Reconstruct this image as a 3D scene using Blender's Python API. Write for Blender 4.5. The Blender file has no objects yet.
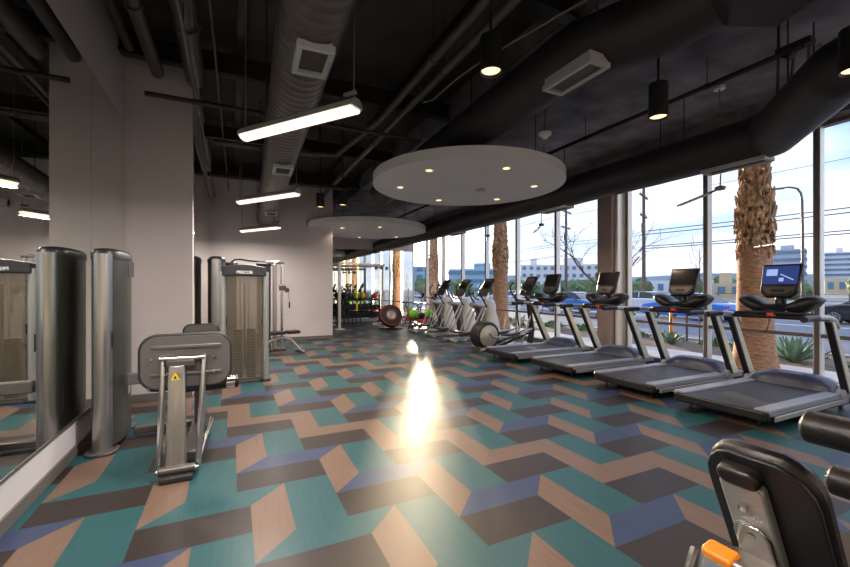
import bpy, bmesh, math, random
from mathutils import Vector, Matrix, noise
R = math.radians
S = bpy.context.scene
COL = S.collection

# ------------------------------------------------------------------ camera
cam = bpy.data.cameras.new('camera')
cam.sensor_width = 36.0
cam.lens = 402 * 36.0 / 850
cam.shift_y = (288 - 283.5) / 850
cam.clip_start = 0.05
cam.clip_end = 2000
camo = bpy.data.objects.new('camera', cam)
COL.objects.link(camo)
camo.location = (0, 0, 1.5)
camo.rotation_euler = (R(90), 0, R(-25.57))
S.camera = camo

# ------------------------------------------------------------------ sky, sun, exposure
SUN = Vector((0.4215, 0.9030, 0.0830)).normalized()
w = bpy.data.worlds.new('sky')
S.world = w
w.use_nodes = True
nt = w.node_tree
nt.nodes.clear()
def wn(t, **k):
    n = nt.nodes.new(t)
    for a, b in k.items(): setattr(n, a, b)
    return n
out = wn('ShaderNodeOutputWorld'); bg = wn('ShaderNodeBackground')
tc = wn('ShaderNodeTexCoord'); sep = wn('ShaderNodeSeparateXYZ')
nt.links.new(tc.outputs['Generated'], sep.inputs[0])
ramp = wn('ShaderNodeValToRGB')
e = ramp.color_ramp.elements
e[0].position = 0.0; e[0].color = (0.50, 0.56, 0.68, 1)
e[1].position = 0.75; e[1].color = (0.45, 0.70, 1.30, 1)
x = ramp.color_ramp.elements.new(0.14); x.color = (0.40, 0.52, 0.74, 1)
x = ramp.color_ramp.elements.new(0.34); x.color = (0.22, 0.40, 0.72, 1)
nt.links.new(sep.outputs['Z'], ramp.inputs[0])
zadd = wn('ShaderNodeMath', operation='ADD'); zadd.inputs[1].default_value = 0.22
nt.links.new(sep.outputs['Z'], zadd.inputs[0])
dx = wn('ShaderNodeMath', operation='DIVIDE'); dy = wn('ShaderNodeMath', operation='DIVIDE')
nt.links.new(sep.outputs['X'], dx.inputs[0]); nt.links.new(zadd.outputs[0], dx.inputs[1])
nt.links.new(sep.outputs['Y'], dy.inputs[0]); nt.links.new(zadd.outputs[0], dy.inputs[1])
cmb = wn('ShaderNodeCombineXYZ')
nt.links.new(dx.outputs[0], cmb.inputs[0]); nt.links.new(dy.outputs[0], cmb.inputs[1])
nz = wn('ShaderNodeTexNoise'); nz.inputs['Scale'].default_value = 1.1; nz.inputs['Detail'].default_value = 7
nz.inputs['Roughness'].default_value = 0.55
nt.links.new(cmb.outputs[0], nz.inputs['Vector'])
cr = wn('ShaderNodeMapRange'); cr.inputs['From Min'].default_value = 0.40; cr.inputs['From Max'].default_value = 0.62
nt.links.new(nz.outputs['Fac'], cr.inputs['Value'])
mixc = wn('ShaderNodeMixRGB'); mixc.inputs['Color2'].default_value = (0.74, 0.75, 0.80, 1)
nt.links.new(cr.outputs[0], mixc.inputs['Fac']); nt.links.new(ramp.outputs[0], mixc.inputs['Color1'])
# aureole of the low sun
dot = wn('ShaderNodeVectorMath', operation='DOT_PRODUCT'); dot.inputs[1].default_value = SUN
nt.links.new(tc.outputs['Generated'], dot.inputs[0])
def glow(power, amp):
    mx = wn('ShaderNodeMath', operation='MAXIMUM'); mx.inputs[1].default_value = 0.0
    nt.links.new(dot.outputs['Value'], mx.inputs[0])
    p = wn('ShaderNodeMath', operation='POWER'); p.inputs[1].default_value = power
    nt.links.new(mx.outputs[0], p.inputs[0])
    m = wn('ShaderNodeMath', operation='MULTIPLY'); m.inputs[1].default_value = amp
    nt.links.new(p.outputs[0], m.inputs[0])
    return m
g1, g2, g3 = glow(60, 0.9), glow(700, 14.0), glow(20000, 250.0)
a1 = wn('ShaderNodeMath', operation='ADD'); a2 = wn('ShaderNodeMath', operation='ADD')
nt.links.new(g1.outputs[0], a1.inputs[0]); nt.links.new(g2.outputs[0], a1.inputs[1])
nt.links.new(a1.outputs[0], a2.inputs[0]); nt.links.new(g3.outputs[0], a2.inputs[1])
gl = wn('ShaderNodeMixRGB', blend_type='MULTIPLY'); gl.inputs['Fac'].default_value = 1
gl.inputs['Color1'].default_value = (1.0, 0.86, 0.58, 1)
nt.links.new(a2.outputs[0], gl.inputs['Color2'])
addc = wn('ShaderNodeMixRGB', blend_type='ADD'); addc.inputs['Fac'].default_value = 1
nt.links.new(mixc.outputs[0], addc.inputs['Color1']); nt.links.new(gl.outputs[0], addc.inputs['Color2'])
nt.links.new(addc.outputs[0], bg.inputs['Color'])
bg.inputs['Strength'].default_value = 1.0
nt.links.new(bg.outputs[0], out.inputs[0])

sl = bpy.data.lights.new('sun', 'SUN')
sl.energy = 6.0; sl.angle = R(2.0); sl.color = (1.0, 0.80, 0.52)
so = bpy.data.objects.new('sun', sl); COL.objects.link(so)
so.rotation_euler = SUN.to_track_quat('Z', 'Y').to_euler()

S.view_settings.view_transform = 'Standard'
S.view_settings.look = 'None'
S.view_settings.gamma = 1.0
S.view_settings.use_curve_mapping = False
S.view_settings.exposure = 1.0
LAMP = 1.0          # overall strength of the room's own lamps

# ------------------------------------------------------------------ materials
MATS = {}
def mat(name, col, rough=0.5, metal=0.0, noise_s=0, noise_a=0.15, emit=0, ecol=None, bump=0, spec=0.5, stretch=None, coat=0):
    if name in MATS: return MATS[name]
    m = bpy.data.materials.new(name); m.use_nodes = True
    t = m.node_tree; b = t.nodes['Principled BSDF']
    b.inputs['Base Color'].default_value = (*col, 1)
    b.inputs['Roughness'].default_value = rough
    b.inputs['Metallic'].default_value = metal
    b.inputs['Specular IOR Level'].default_value = spec
    if coat: b.inputs['Coat Weight'].default_value = coat
    if emit:
        b.inputs['Emission Color'].default_value = (*(ecol or col), 1)
        b.inputs['Emission Strength'].default_value = emit
    if noise_s:
        tcn = t.nodes.new('ShaderNodeTexCoord'); n = t.nodes.new('ShaderNodeTexNoise')
        src = tcn.outputs['Object']
        if stretch:
            mp = t.nodes.new('ShaderNodeMapping'); mp.inputs['Scale'].default_value = stretch
            t.links.new(src, mp.inputs[0]); src = mp.outputs[0]
        n.inputs['Scale'].default_value = noise_s; n.inputs['Detail'].default_value = 5
        t.links.new(src, n.inputs['Vector'])
        r = t.nodes.new('ShaderNodeValToRGB')
        r.color_ramp.elements[0].position = 0.3; r.color_ramp.elements[1].position = 0.72
        lo = [max(0, c * (1 - noise_a)) for c in col]; hi = [min(1, c * (1 + noise_a)) for c in col]
        r.color_ramp.elements[0].color = (*lo, 1); r.color_ramp.elements[1].color = (*hi, 1)
        t.links.new(n.outputs['Fac'], r.inputs[0]); t.links.new(r.outputs[0], b.inputs['Base Color'])
        if bump:
            bp = t.nodes.new('ShaderNodeBump'); bp.inputs['Strength'].default_value = bump
            bp.inputs['Distance'].default_value = 0.01
            t.links.new(n.outputs['Fac'], bp.inputs['Height']); t.links.new(bp.outputs[0], b.inputs['Normal'])
    MATS[name] = m
    return m
def glassmat(name, tint=(1, 1, 1)):
    # thin clear pane: transparent, with a mirror share that grows towards grazing view, only on its outer faces
    m = bpy.data.materials.new(name); m.use_nodes = True
    t = m.node_tree; t.nodes.clear(); N = t.nodes.new; L = t.links.new
    o = N('ShaderNodeOutputMaterial'); mx = N('ShaderNodeMixShader')
    tr = N('ShaderNodeBsdfTransparent'); tr.inputs[0].default_value = (*tint, 1)
    g = N('ShaderNodeBsdfGlossy'); g.inputs['Roughness'].default_value = 0.01
    lw = N('ShaderNodeLayerWeight'); lw.inputs[0].default_value = 0.5
    p = N('ShaderNodeMath'); p.operation = 'POWER'; p.inputs[1].default_value = 4.5
    q = N('ShaderNodeMath'); q.operation = 'MULTIPLY_ADD'; q.inputs[1].default_value = 0.8; q.inputs[2].default_value = 0.05
    geo = N('ShaderNodeNewGeometry'); inv = N('ShaderNodeMath'); inv.operation = 'SUBTRACT'; inv.inputs[0].default_value = 1
    k = N('ShaderNodeMath'); k.operation = 'MULTIPLY'
    L(lw.outputs['Facing'], p.inputs[0]); L(p.outputs[0], q.inputs[0]); L(geo.outputs['Backfacing'], inv.inputs[1])
    L(q.outputs[0], k.inputs[0]); L(inv.outputs[0], k.inputs[1]); L(k.outputs[0], mx.inputs[0])
    L(tr.outputs[0], mx.inputs[1]); L(g.outputs[0], mx.inputs[2]); L(mx.outputs[0], o.inputs[0])
    MATS[name] = m
    return m

M_white = mat('white paint', (0.64, 0.62, 0.64), 0.6, noise_s=1.5, noise_a=0.04)
M_wgrey = mat('warm grey wall paint', (0.56, 0.515, 0.52), 0.6, noise_s=1.2, noise_a=0.05)
M_base = mat('grey baseboard', (0.13, 0.12, 0.11), 0.5)
M_ceil = mat('black painted deck', (0.050, 0.043, 0.038), 0.75, noise_s=3, noise_a=0.3)
M_slab = mat('dark concrete slab', (0.125, 0.115, 0.128), 0.55, noise_s=2.2, noise_a=0.65, bump=0.4)
M_duct = mat('dark spiral duct metal', (0.095, 0.083, 0.075), 0.42, 0.4, noise_s=6, noise_a=0.2)
M_ductd = mat('black duct paint', (0.028, 0.025, 0.028), 0.5, 0.2)
M_pipe = mat('black pipe paint', (0.016, 0.014, 0.014), 0.45)
M_pipel = mat('weathered conduit', (0.17, 0.155, 0.14), 0.5, 0.3)
M_grille = mat('pale grille paint', (0.38, 0.40, 0.40), 0.5)
M_black = mat('black plastic', (0.009, 0.009, 0.010), 0.42)
M_rubber = mat('black rubber', (0.018, 0.018, 0.019), 0.6)
M_leather = mat('black upholstery', (0.009, 0.007, 0.007), 0.40, noise_s=60, noise_a=0.3, bump=0.15)
M_belt = mat('grey running belt', (0.036, 0.035, 0.037), 0.55, noise_s=200, noise_a=0.2)
M_rail = mat('blue grey side rail', (0.25, 0.28, 0.35), 0.42)
M_hood = mat('dark blue grey hood plastic', (0.038, 0.048, 0.095), 0.33)
M_silver = mat('silver powder coat', (0.42, 0.43, 0.42), 0.35, 0.55)
M_pale = mat('pale upright coat', (0.60, 0.62, 0.52), 0.4, 0.15)
M_chrome = mat('chrome', (0.70, 0.69, 0.68), 0.14, 1.0)
M_steel = mat('brushed steel', (0.42, 0.41, 0.40), 0.28, 0.9, noise_s=30, noise_a=0.12, stretch=(1, 1, 0.05))
M_gun = mat('gunmetal coat', (0.115, 0.105, 0.10), 0.33, 0.5)
M_smoke = mat('smoked bronze panel', (0.050, 0.050, 0.044), 0.32, 0.1, noise_s=2, noise_a=0.25)
M_shield = mat('grey shield plastic', (0.115, 0.108, 0.106), 0.42)
M_mull = mat('bronze mullion', (0.20, 0.16, 0.145), 0.45, 0.3)
M_mullw = mat('pale aluminium edge', (0.82, 0.82, 0.78), 0.35, 0.4)
M_column = mat('taupe column', (0.30, 0.235, 0.22), 0.6, noise_s=2, noise_a=0.06)
M_mirror = mat('mirror silver', (0.80, 0.82, 0.78), 0.015, 1.0)
M_glass = glassmat('window glass')
M_text = mat('white lettering', (0.75, 0.75, 0.75), 0.5)
M_screen = mat('lit blue screen', (0.02, 0.03, 0.10), 0.15, emit=0.35, ecol=(0.04, 0.07, 0.26))
M_screenw = mat('lit screen picture', (0.2, 0.3, 0.5), 0.2, emit=0.45, ecol=(0.35, 0.48, 0.85))
M_dscreen = mat('dark console glass', (0.015, 0.014, 0.018), 0.12)
M_yellow = mat('yellow sticker', (0.85, 0.62, 0.02), 0.5)
M_orange = mat('orange plastic', (0.90, 0.27, 0.015), 0.4)
M_red = mat('red plastic', (0.60, 0.05, 0.03), 0.45)
M_green = mat('lime green vinyl', (0.22, 0.70, 0.04), 0.4)
M_bluev = mat('pale blue vinyl', (0.35, 0.55, 0.62), 0.45)
M_rig = mat('white rig frame', (0.66, 0.63, 0.58), 0.4)
M_tubeglow = mat('lit linear lamp', (1, 0.9, 0.8), 0.5, emit=0.62, ecol=(1.0, 0.82, 0.69))
M_down = mat('lit downlight', (1, 0.6, 0.3), 0.5, emit=1.3, ecol=(1.0, 0.62, 0.30))
M_cloud = mat('grey white ceiling disc', (0.66, 0.66, 0.67), 0.7, noise_s=1.3, noise_a=0.05)
M_ivory = mat('white machine shroud', (0.62, 0.63, 0.62), 0.35)

# ------------------------------------------------------------------ mesh helpers
class MB:
    def __init__(s): s.bm = bmesh.new(); s.mi = 0
    def _tag(s, n0):
        s.bm.faces.ensure_lookup_table()
        for f in s.bm.faces[n0:]: f.material_index = s.mi
    def box(s, c, d, rot=None):
        n0 = len(s.bm.faces)
        mt = Matrix.Translation(c) @ (rot.to_4x4() if rot else Matrix()) @ Matrix.Diagonal((d[0], d[1], d[2], 1))
        bmesh.ops.create_cube(s.bm, size=1, matrix=mt); s._tag(n0); return s
    def rings(s, rings, caps=True, closed=False):
        n0 = len(s.bm.faces)
        vs = [[s.bm.verts.new(p) for p in r] for r in rings]
        n = len(vs[0]); m = len(vs)
        for i in range(m if closed else m - 1):
            a, b = vs[i], vs[(i + 1) % m]
            for j in range(n):
                try: s.bm.faces.new((a[j], a[(j + 1) % n], b[(j + 1) % n], b[j]))
                except ValueError: pass
        if caps and not closed:
            s.bm.faces.new(list(reversed(vs[0]))); s.bm.faces.new(vs[-1])
        s._tag(n0); return s
    def cyl(s, p0, p1, r, r2=None, seg=16):
        p0, p1 = Vector(p0), Vector(p1); r2 = r if r2 is None else r2
        q = (p1 - p0).to_track_quat('Z', 'Y').to_matrix()
        def ring(p, rr): return [p + q @ Vector((rr * math.cos(2 * math.pi * k / seg), rr * math.sin(2 * math.pi * k / seg), 0)) for k in range(seg)]
        return s.rings([ring(p0, r), ring(p1, r2)])
    def tube(s, pts, r, seg=10, smooth=1, flat=None):
        pts = [Vector(p) for p in pts]
        for _ in range(smooth):
            q = [pts[0]]
            for a, b in zip(pts, pts[1:]): q += [a.lerp(b, 0.25), a.lerp(b, 0.75)]
            q.append(pts[-1]); pts = q
        rs = []; up = None
        for i, p in enumerate(pts):
            t = (pts[min(i + 1, len(pts) - 1)] - pts[max(i - 1, 0)]).normalized()
            if up is None: up = Vector((0, 0, 1)) if abs(t.z) < 0.9 else Vector((1, 0, 0))
            n = (up - t * up.dot(t)).normalized(); b = t.cross(n); up = n
            rr = r(i / (len(pts) - 1)) if callable(r) else r
            fy = flat or 1
            rs.append([p + n * rr * math.cos(2 * math.pi * k / seg) + b * rr * fy * math.sin(2 * math.pi * k / seg) for k in range(seg)])
        return s.rings(rs)
    def prism(s, poly, h0, h1, mt=None):
        mt = mt or Matrix()
        return s.rings([[mt @ Vector((a, b, h0)) for a, b in poly], [mt @ Vector((a, b, h1)) for a, b in poly]])
    def lathe(s, prof, mt=None, seg=24):
        mt = mt or Matrix()
        return s.rings([[mt @ Vector((max(r, 1e-4) * math.cos(2 * math.pi * k / seg), max(r, 1e-4) * math.sin(2 * math.pi * k / seg), z)) for k in range(seg)] for r, z in prof])
    def ring(s, prof, mt=None, seg=24):
        mt = mt or Matrix()
        return s.rings([[mt @ Vector((r * math.cos(2 * math.pi * k / seg), r * math.sin(2 * math.pi * k / seg), z)) for k in range(seg)] for r, z in prof], closed=True)
    def ball(s, c, r, sub=2, sc=(1, 1, 1)):
        n0 = len(s.bm.faces)
        bmesh.ops.create_icosphere(s.bm, subdivisions=sub, radius=r, matrix=Matrix.Translation(c) @ Matrix.Diagonal((*sc, 1))); s._tag(n0); return s
    def face(s, pts):
        n0 = len(s.bm.faces); s.bm.faces.new([s.bm.verts.new(p) for p in pts]); s._tag(n0); return s
    def build(s, name, m, parent=None, smooth=True, bevel=0, loc=None, rz=0, angle=40):
        bmesh.ops.recalc_face_normals(s.bm, faces=s.bm.faces)
        me = bpy.data.meshes.new(name); s.bm.to_mesh(me); s.bm.free()
        for mm in (m if isinstance(m, (list, tuple)) else [m]): me.materials.append(mm)
        if smooth:
            me.polygons.foreach_set('use_smooth', [True] * len(me.polygons)); me.set_sharp_from_angle(angle=R(angle))
        o = bpy.data.objects.new(name, me); COL.objects.link(o)
        if parent: o.parent = parent
        if loc: o.location = loc
        if rz: o.rotation_euler = (0, 0, rz)
        if bevel:
            b = o.modifiers.new('bevel', 'BEVEL'); b.width = bevel; b.segments = 2; b.limit_method = 'ANGLE'; b.angle_limit = R(40)
        return o
def rrect(w_, h_, r, n=5, cx=0, cy=0):
    P = []
    for sx, sy, a0 in ((1, 1, 0), (-1, 1, 90), (-1, -1, 180), (1, -1, 270)):
        for k in range(n + 1):
            a = R(a0 + 90 * k / n); P.append((cx + sx * (w_ / 2 - r) + r * math.cos(a), cy + sy * (h_ / 2 - r) + r * math.sin(a)))
    return P
MX = Matrix(((0, 0, 1, 0), (1, 0, 0, 0), (0, 1, 0, 0), (0, 0, 0, 1)))     # local (a,b,h) -> (h, a, b): profile in YZ, extruded along X
MY = Matrix(((1, 0, 0, 0), (0, 0, 1, 0), (0, 1, 0, 0), (0, 0, 0, 1)))     # (a,b,h) -> (a, h, b): profile in XZ, extruded along Y
def tag(o, label, cat, group=None, kind=None):
    o['label'] = label; o['category'] = cat
    if group: o['group'] = group
    if kind: o['kind'] = kind
    return o
def struct(o): o['kind'] = 'structure'; return o
def empty(name, loc, rz=0, label=None, cat=None, group=None):
    o = bpy.data.objects.new(name, None); COL.objects.link(o); o.location = loc; o.rotation_euler = (0, 0, rz)
    o.empty_display_size = 0.1
    if label: tag(o, label, cat, group)
    return o
def copy_tree(o, parent=None):
    c = o.copy(); COL.objects.link(c); c.parent = parent
    for ch in list(o.children): copy_tree(ch, c)
    return c
def text_mb(txt, size, mt, name, m, parent, bold=0.0):
    cu = bpy.data.curves.new(name, 'FONT'); cu.body = txt; cu.size = size; cu.extrude = 0.001
    cu.align_x = 'CENTER'; cu.align_y = 'CENTER'; cu.offset = bold
    t = bpy.data.objects.new(name, cu); COL.objects.link(t)
    bpy.context.view_layer.update()
    me = bpy.data.meshes.new_from_object(t.evaluated_get(bpy.context.evaluated_depsgraph_get()))
    bpy.data.objects.remove(t)
    me.transform(mt); me.materials.clear(); me.materials.append(m)
    o = bpy.data.objects.new(name, me); COL.objects.link(o); o.parent = parent
    return o

XL, XR, YB, YF, ZT = -1.27, 7.75, -3.0, 17.5, 4.6
# ------------------------------------------------------------------ floor: vinyl planks in a tumbling pattern, real inlaid pieces
def vinyl(name, col, grain, rough=0.52):
    m = bpy.data.materials.new(name); m.use_nodes = True
    t = m.node_tree; b = t.nodes['Principled BSDF']
    tcn = t.nodes.new('ShaderNodeTexCoord'); mp = t.nodes.new('ShaderNodeMapping'); n = t.nodes.new('ShaderNodeTexNoise')
    mp.inputs['Rotation'].default_value = (0, 0, R(45) if grain == 2 else 0)
    mp.inputs['Scale'].default_value = ((2, 30, 1) if grain == 1 else (30, 2, 1)) if grain != 2 else (30, 3, 1)
    n.inputs['Scale'].default_value = 1.6; n.inputs['Detail'].default_value = 6
    t.links.new(tcn.outputs['Object'], mp.inputs[0]); t.links.new(mp.outputs[0], n.inputs['Vector'])
    r = t.nodes.new('ShaderNodeValToRGB'); r.color_ramp.elements[0].position = 0.3; r.color_ramp.elements[1].position = 0.7
    r.color_ramp.elements[0].color = (*[c * 0.90 for c in col], 1); r.color_ramp.elements[1].color = (*[c * 1.10 for c in col], 1)
    t.links.new(n.outputs['Fac'], r.inputs[0]); t.links.new(r.outputs[0], b.inputs['Base Color'])
    n2 = t.nodes.new('ShaderNodeTexNoise'); n2.inputs['Scale'].default_value = 55; n2.inputs['Detail'].default_value = 3
    t.links.new(tcn.outputs['Object'], n2.inputs['Vector'])
    bp = t.nodes.new('ShaderNodeBump'); bp.inputs['Strength'].default_value = 0.12; bp.inputs['Distance'].default_value = 0.004
    t.links.new(n2.outputs['Fac'], bp.inputs['Height']); t.links.new(bp.outputs[0], b.inputs['Normal'])
    b.inputs['Roughness'].default_value = rough
    b.inputs['Specular IOR Level'].default_value = 0.30
    b.inputs['Coat Weight'].default_value = 0.12; b.inputs['Coat Roughness'].default_value = 0.24
    return m
F_teal = vinyl('teal vinyl plank', (0.013, 0.070, 0.082), 0)
F_brown = vinyl('dark brown vinyl plank', (0.020, 0.014, 0.013), 1)
F_blue = vinyl('blue vinyl plank', (0.026, 0.043, 0.098), 1)
F_tan = vinyl('tan wood vinyl plank', (0.135, 0.086, 0.063), 0)
F_tanx = vinyl('tan wood vinyl plank, grain across', (0.128, 0.082, 0.062), 1)
u, sh, ox, oy = 0.3276, 0.245, 1.584, 2.521
bm = bmesh.new()
for mm in range(-14, 22):
    for nn in range(-14, 14):
        X = ox + mm * (u + sh) + nn * 2 * u; Y = oy + mm * (u + sh) - nn * 2 * u
        if X < XL - 1.2 or X > XR + 1.2 or Y < YB - 1.2 or Y > YF + 1.2: continue
        polys = [([(0, 0), (u, 0), (u, 2 * u), (0, 2 * u)], 0),
                 ([(0, 0), (0, 2 * u), (-sh, 2 * u - sh), (-sh, -sh)], 3),
                 ([(0, 0), (-sh, -sh), (2 * u - sh, -sh), (2 * u, 0)], {0: 2, 1: 4, 2: 2, 3: 0}[mm % 4]),
                 ([(-sh, -sh), (-sh, -sh - u), (2 * u - sh, -sh - u), (2 * u - sh, -sh)], 1)]
        for pts, mi in polys:
            f = bm.faces.new([bm.verts.new((X + a, Y + b, 0)) for a, b in pts]); f.material_index = mi
bmesh.ops.remove_doubles(bm, verts=bm.verts, dist=0.002)
for co, no in (((XL, 0, 0), (-1, 0, 0)), ((XR, 0, 0), (1, 0, 0)), ((0, YB, 0), (0, -1, 0)), ((0, YF, 0), (0, 1, 0))):
    bmesh.ops.bisect_plane(bm, geom=bm.verts[:] + bm.edges[:] + bm.faces[:], plane_co=co, plane_no=no, clear_outer=True)
bmesh.ops.recalc_face_normals(bm, faces=bm.faces)
for f in bm.faces:
    if f.normal.z < 0: f.normal_flip()
n0 = len(bm.faces)
bmesh.ops.create_cube(bm, size=1, matrix=Matrix.Translation(((XL + XR) / 2, (YB + YF) / 2, -0.104)) @ Matrix.Diagonal((XR - XL, YF - YB, 0.2, 1)))
bm.faces.ensure_lookup_table()
for f in bm.faces[n0:]: f.material_index = 1
me = bpy.data.meshes.new('floor'); bm.to_mesh(me); bm.free()
for m_ in (F_teal, F_brown, F_blue, F_tan, F_tanx): me.materials.append(m_)
fo = bpy.data.objects.new('floor', me); COL.objects.link(fo); struct(fo)

# ------------------------------------------------------------------ ceiling and walls
c = MB(); c.mi = 0
c.box(((XL + 3.4) / 2 - 0.1, (YB + YF) / 2, 4.85), (3.4 - XL + 0.4, YF - YB + 0.4, 0.1))
c.mi = 1
c.box(((3.4 + XR) / 2 + 0.1, (YB + YF) / 2, 4.52), (XR - 3.4 + 0.2, YF - YB + 0.4, 0.24))
c.box((XR - 0.14, (YB + YF) / 2, 4.16), (0.30, YF - YB, 0.52))
c.box((3.45, (YB + YF) / 2, 4.70), (0.14, YF - YB + 0.4, 0.36))
struct(c.build('ceiling', [M_ceil, M_slab], smooth=False))
c = MB()
for yy in (3.3, 6.15, 8.9, 11.6):
    c.box((1.05, yy, 4.66), (4.7, 0.16, 0.03)); c.box((1.05, yy, 4.56), (4.7, 0.03, 0.20)); c.box((1.05, yy, 4.45), (4.7, 0.16, 0.03))
for xx in (0.1, 1.3, 2.5): c.box((xx, 7.2, 4.74), (0.10, 20.0, 0.12))
struct(c.build('trim_1', M_pipe, smooth=False))

c = MB()
c.box((XL - 0.1, 1.7, 2.4), (0.2, 9.4, 4.8))
struct(c.build('wall_left', M_white, smooth=False))
c = MB(); c.box((-0.90 - 0.2, 9.25, 2.4), (1.2, 5.7, 4.8))                # pier facing the camera; its side starts the recess
struct(c.build('wall_pier', M_wgrey, smooth=False))
c = MB(); c.box((0.95, 15.0, 2.4), (3.48, 6.0, 4.8)); 
struct(c.build('wall_back', M_wgrey, smooth=False))
c = MB(); c.box((5.2, YF + 0.1, 2.3), (5.2, 0.2, 4.6))
struct(c.build('wall_far', M_wgrey, smooth=False))
c = MB(); c.box(((XL + XR) / 2, YB - 0.1, 2.4), (XR - XL + 0.6, 0.2, 4.8))
struct(c.build('wall_behind', M_wgrey, smooth=False))
# baseboards
c = MB(); c.box((XL + 0.008, 1.65, 0.05), (0.016, 9.28, 0.10)); struct(c.build('baseboard_left', M_base, bevel=0.003))
c = MB(); c.box((-0.9, 6.394, 0.05), (0.80, 0.012, 0.10)); struct(c.build('baseboard_pier', M_base, bevel=0.003))
c = MB(); c.box((1.09, 11.994, 0.05), (3.2, 0.012, 0.10)); struct(c.build('baseboard_back', M_base, bevel=0.003))
c = MB(); c.box((2.698, 14.75, 0.05), (0.016, 5.5, 0.10)); struct(c.build('baseboard_side', M_base, bevel=0.003))

# mirrors
t = empty('mirror', (XL, 0, 0.34), 0, 'tall frameless mirror in panels along the left wall beside the weight tower', 'mirror')
for y0, y1 in ((-2.9, 1.0), (1.0, 3.25), (3.25, 5.0), (5.0, 6.38)):
    MB().box((0.006, (y0 + y1) / 2, 1.655), (0.010, y1 - y0 - 0.005, 3.31)).build('mirror_panel', M_mirror, t, smooth=False)
MB().box((0.008, 1.75, -0.01), (0.016, 9.2, 0.02)).build('mirror_channel', M_steel, t, smooth=False)
t = empty('mirror', (-0.5, 0, 0.34), 0, 'mirror panels on the recess side wall behind the left pier', 'mirror')
for y0, y1 in ((6.5, 8.3), (8.3, 10.1), (10.1, 11.9)):
    MB().box((0.007, (y0 + y1) / 2, 1.655), (0.012, y1 - y0 - 0.006, 3.31)).build('mirror_panel', M_mirror, t, smooth=False)
t = empty('mirror', (5.2, YF, 0.12), 0, 'mirror panels covering the far wall behind the dumbbell rack', 'mirror')
for k in range(3):
    MB().box((-1.66 + k * 1.67, -0.006, 1.55), (1.66, 0.010, 3.1)).build('mirror_panel', M_mirror, t, smooth=False)

# ------------------------------------------------------------------ window wall (right)
edges = [YB, -1.85, -0.30, 1.25, 2.79, 4.32, 5.93, 8.05, 9.68, 11.32, 12.88, 14.40, 15.95, YF]
n = 0
for a, b in zip(edges, edges[1:]):
    n += 1
    f = MB()
    f.box((XR, a + 0.035, 1.99), (0.14, 0.048, 3.82))
    f.box((XR, (a + b) / 2, 3.87), (0.14, b - a, 0.06)); f.box((XR, (a + b) / 2, 0.05), (0.16, b - a, 0.10))
    f.box((XR, (a + b) / 2, 0.80), (0.08, b - a, 0.055))
    fr = struct(f.build('window_%d' % n, M_mull, smooth=False))
    MB().box((XR, a + 0.070, 1.99), (0.13, 0.014, 3.78)).box((XR, a + 0.0, 1.99), (0.13, 0.013, 3.78)).build('glazing_bead', M_mullw, fr, smooth=False)
    MB().box((XR + 0.01, (a + b) / 2 + 0.03, 0.44), (0.012, b - a - 0.09, 0.66)).build('lower_pane', M_glass, fr, smooth=False)
    MB().box((XR + 0.01, (a + b) / 2 + 0.03, 2.33), (0.012, b - a - 0.09, 3.0)).build('upper_pane', M_glass, fr, smooth=False)
c = MB(); c.box((7.53, 6.28, 1.95), (0.30, 0.38, 3.9))
co = struct(c.build('wall_column', M_column, smooth=False, bevel=0.01))
MB().box((XR - 0.16, 6.04, 1.95), (0.24, 0.06, 3.9)).build('metal_edge', M_mullw, co, smooth=False)

# ------------------------------------------------------------------ ceiling clouds with downlights
def point_lamp(loc, power, col, size=0.05, spot=None, parent=None):
    l = bpy.data.lights.new('lamp', 'SPOT' if spot else 'POINT'); l.energy = power * LAMP; l.color = col; l.shadow_soft_size = size
    if spot: l.spot_size = R(spot); l.spot_blend = 0.6
    o = bpy.data.objects.new('lamp', l); COL.objects.link(o); o.location = loc
    if parent: o.parent = parent
    return o
def cloud(cx, cy, rad, z, label, lamps, clip=None):
    P = []
    for k in range(96):
        a = 2 * math.pi * k / 96; px, py = rad * math.cos(a), rad * math.sin(a)
        if clip and cx + px < clip[0] and cy + py > clip[1]:
            # notch around the wall corner
            if (clip[0] - (cx + px)) > (cy + py - clip[1]): py = clip[1] - cy
            else: px = clip[0] - cx
        P.append((px, py))
    t = empty('ceiling_disc', (cx, cy, z), 0, label, 'ceiling panel', 'round ceiling discs')
    MB().prism(P, 0, 0.15).build('disc', M_cloud, t, angle=30)
    for hx, hy in ((rad * .5, rad * .5), (-rad * .5, rad * .5), (rad * .5, -rad * .5), (-rad * .5, -rad * .5)):
        MB().cyl((hx, hy, 0.15), (hx, hy, 4.62 - z), 0.008, seg=6).build('hanger_rod', M_pipe, t)
    for k, (lx, ly) in enumerate(lamps):
        d = empty('downlight', (cx + lx, cy + ly, z), 0, lamps_label(label, k, len(lamps)), 'light', 'recessed downlights in ' + ('the near disc' if 'near' in label else 'the far disc'))
        MB().ring([(0.075, -0.004), (0.075, 0.0), (0.05, 0.0), (0.05, -0.004)]).build('trim_ring', M_mullw, d)
        MB().cyl((0, 0, -0.006), (0, 0, -0.001), 0.05).build('lens', M_down, d)
        point_lamp((0, 0, -0.05), 24, (1.0, 0.76, 0.56), 0.04, 150, d)
    return t
def lamps_label(lab, k, n_):
    near = 'near' in lab
    if near:
        return ['round downlight near the left rim of the near ceiling disc', 'round downlight at the front left of the near ceiling disc, brightest on its left side',
                'round downlight at the front right of the near ceiling disc', 'round downlight at the right rim of the near ceiling disc',
                'round downlight at the back right of the near ceiling disc', 'round downlight at the back left of the near ceiling disc'][k]
    return ['leftmost round downlight in the far ceiling disc', 'round downlight near the front middle of the far ceiling disc',
            'round downlight at the back left of the far ceiling disc', 'rightmost round downlight in the far ceiling disc, closest to the sun'][k]
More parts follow.
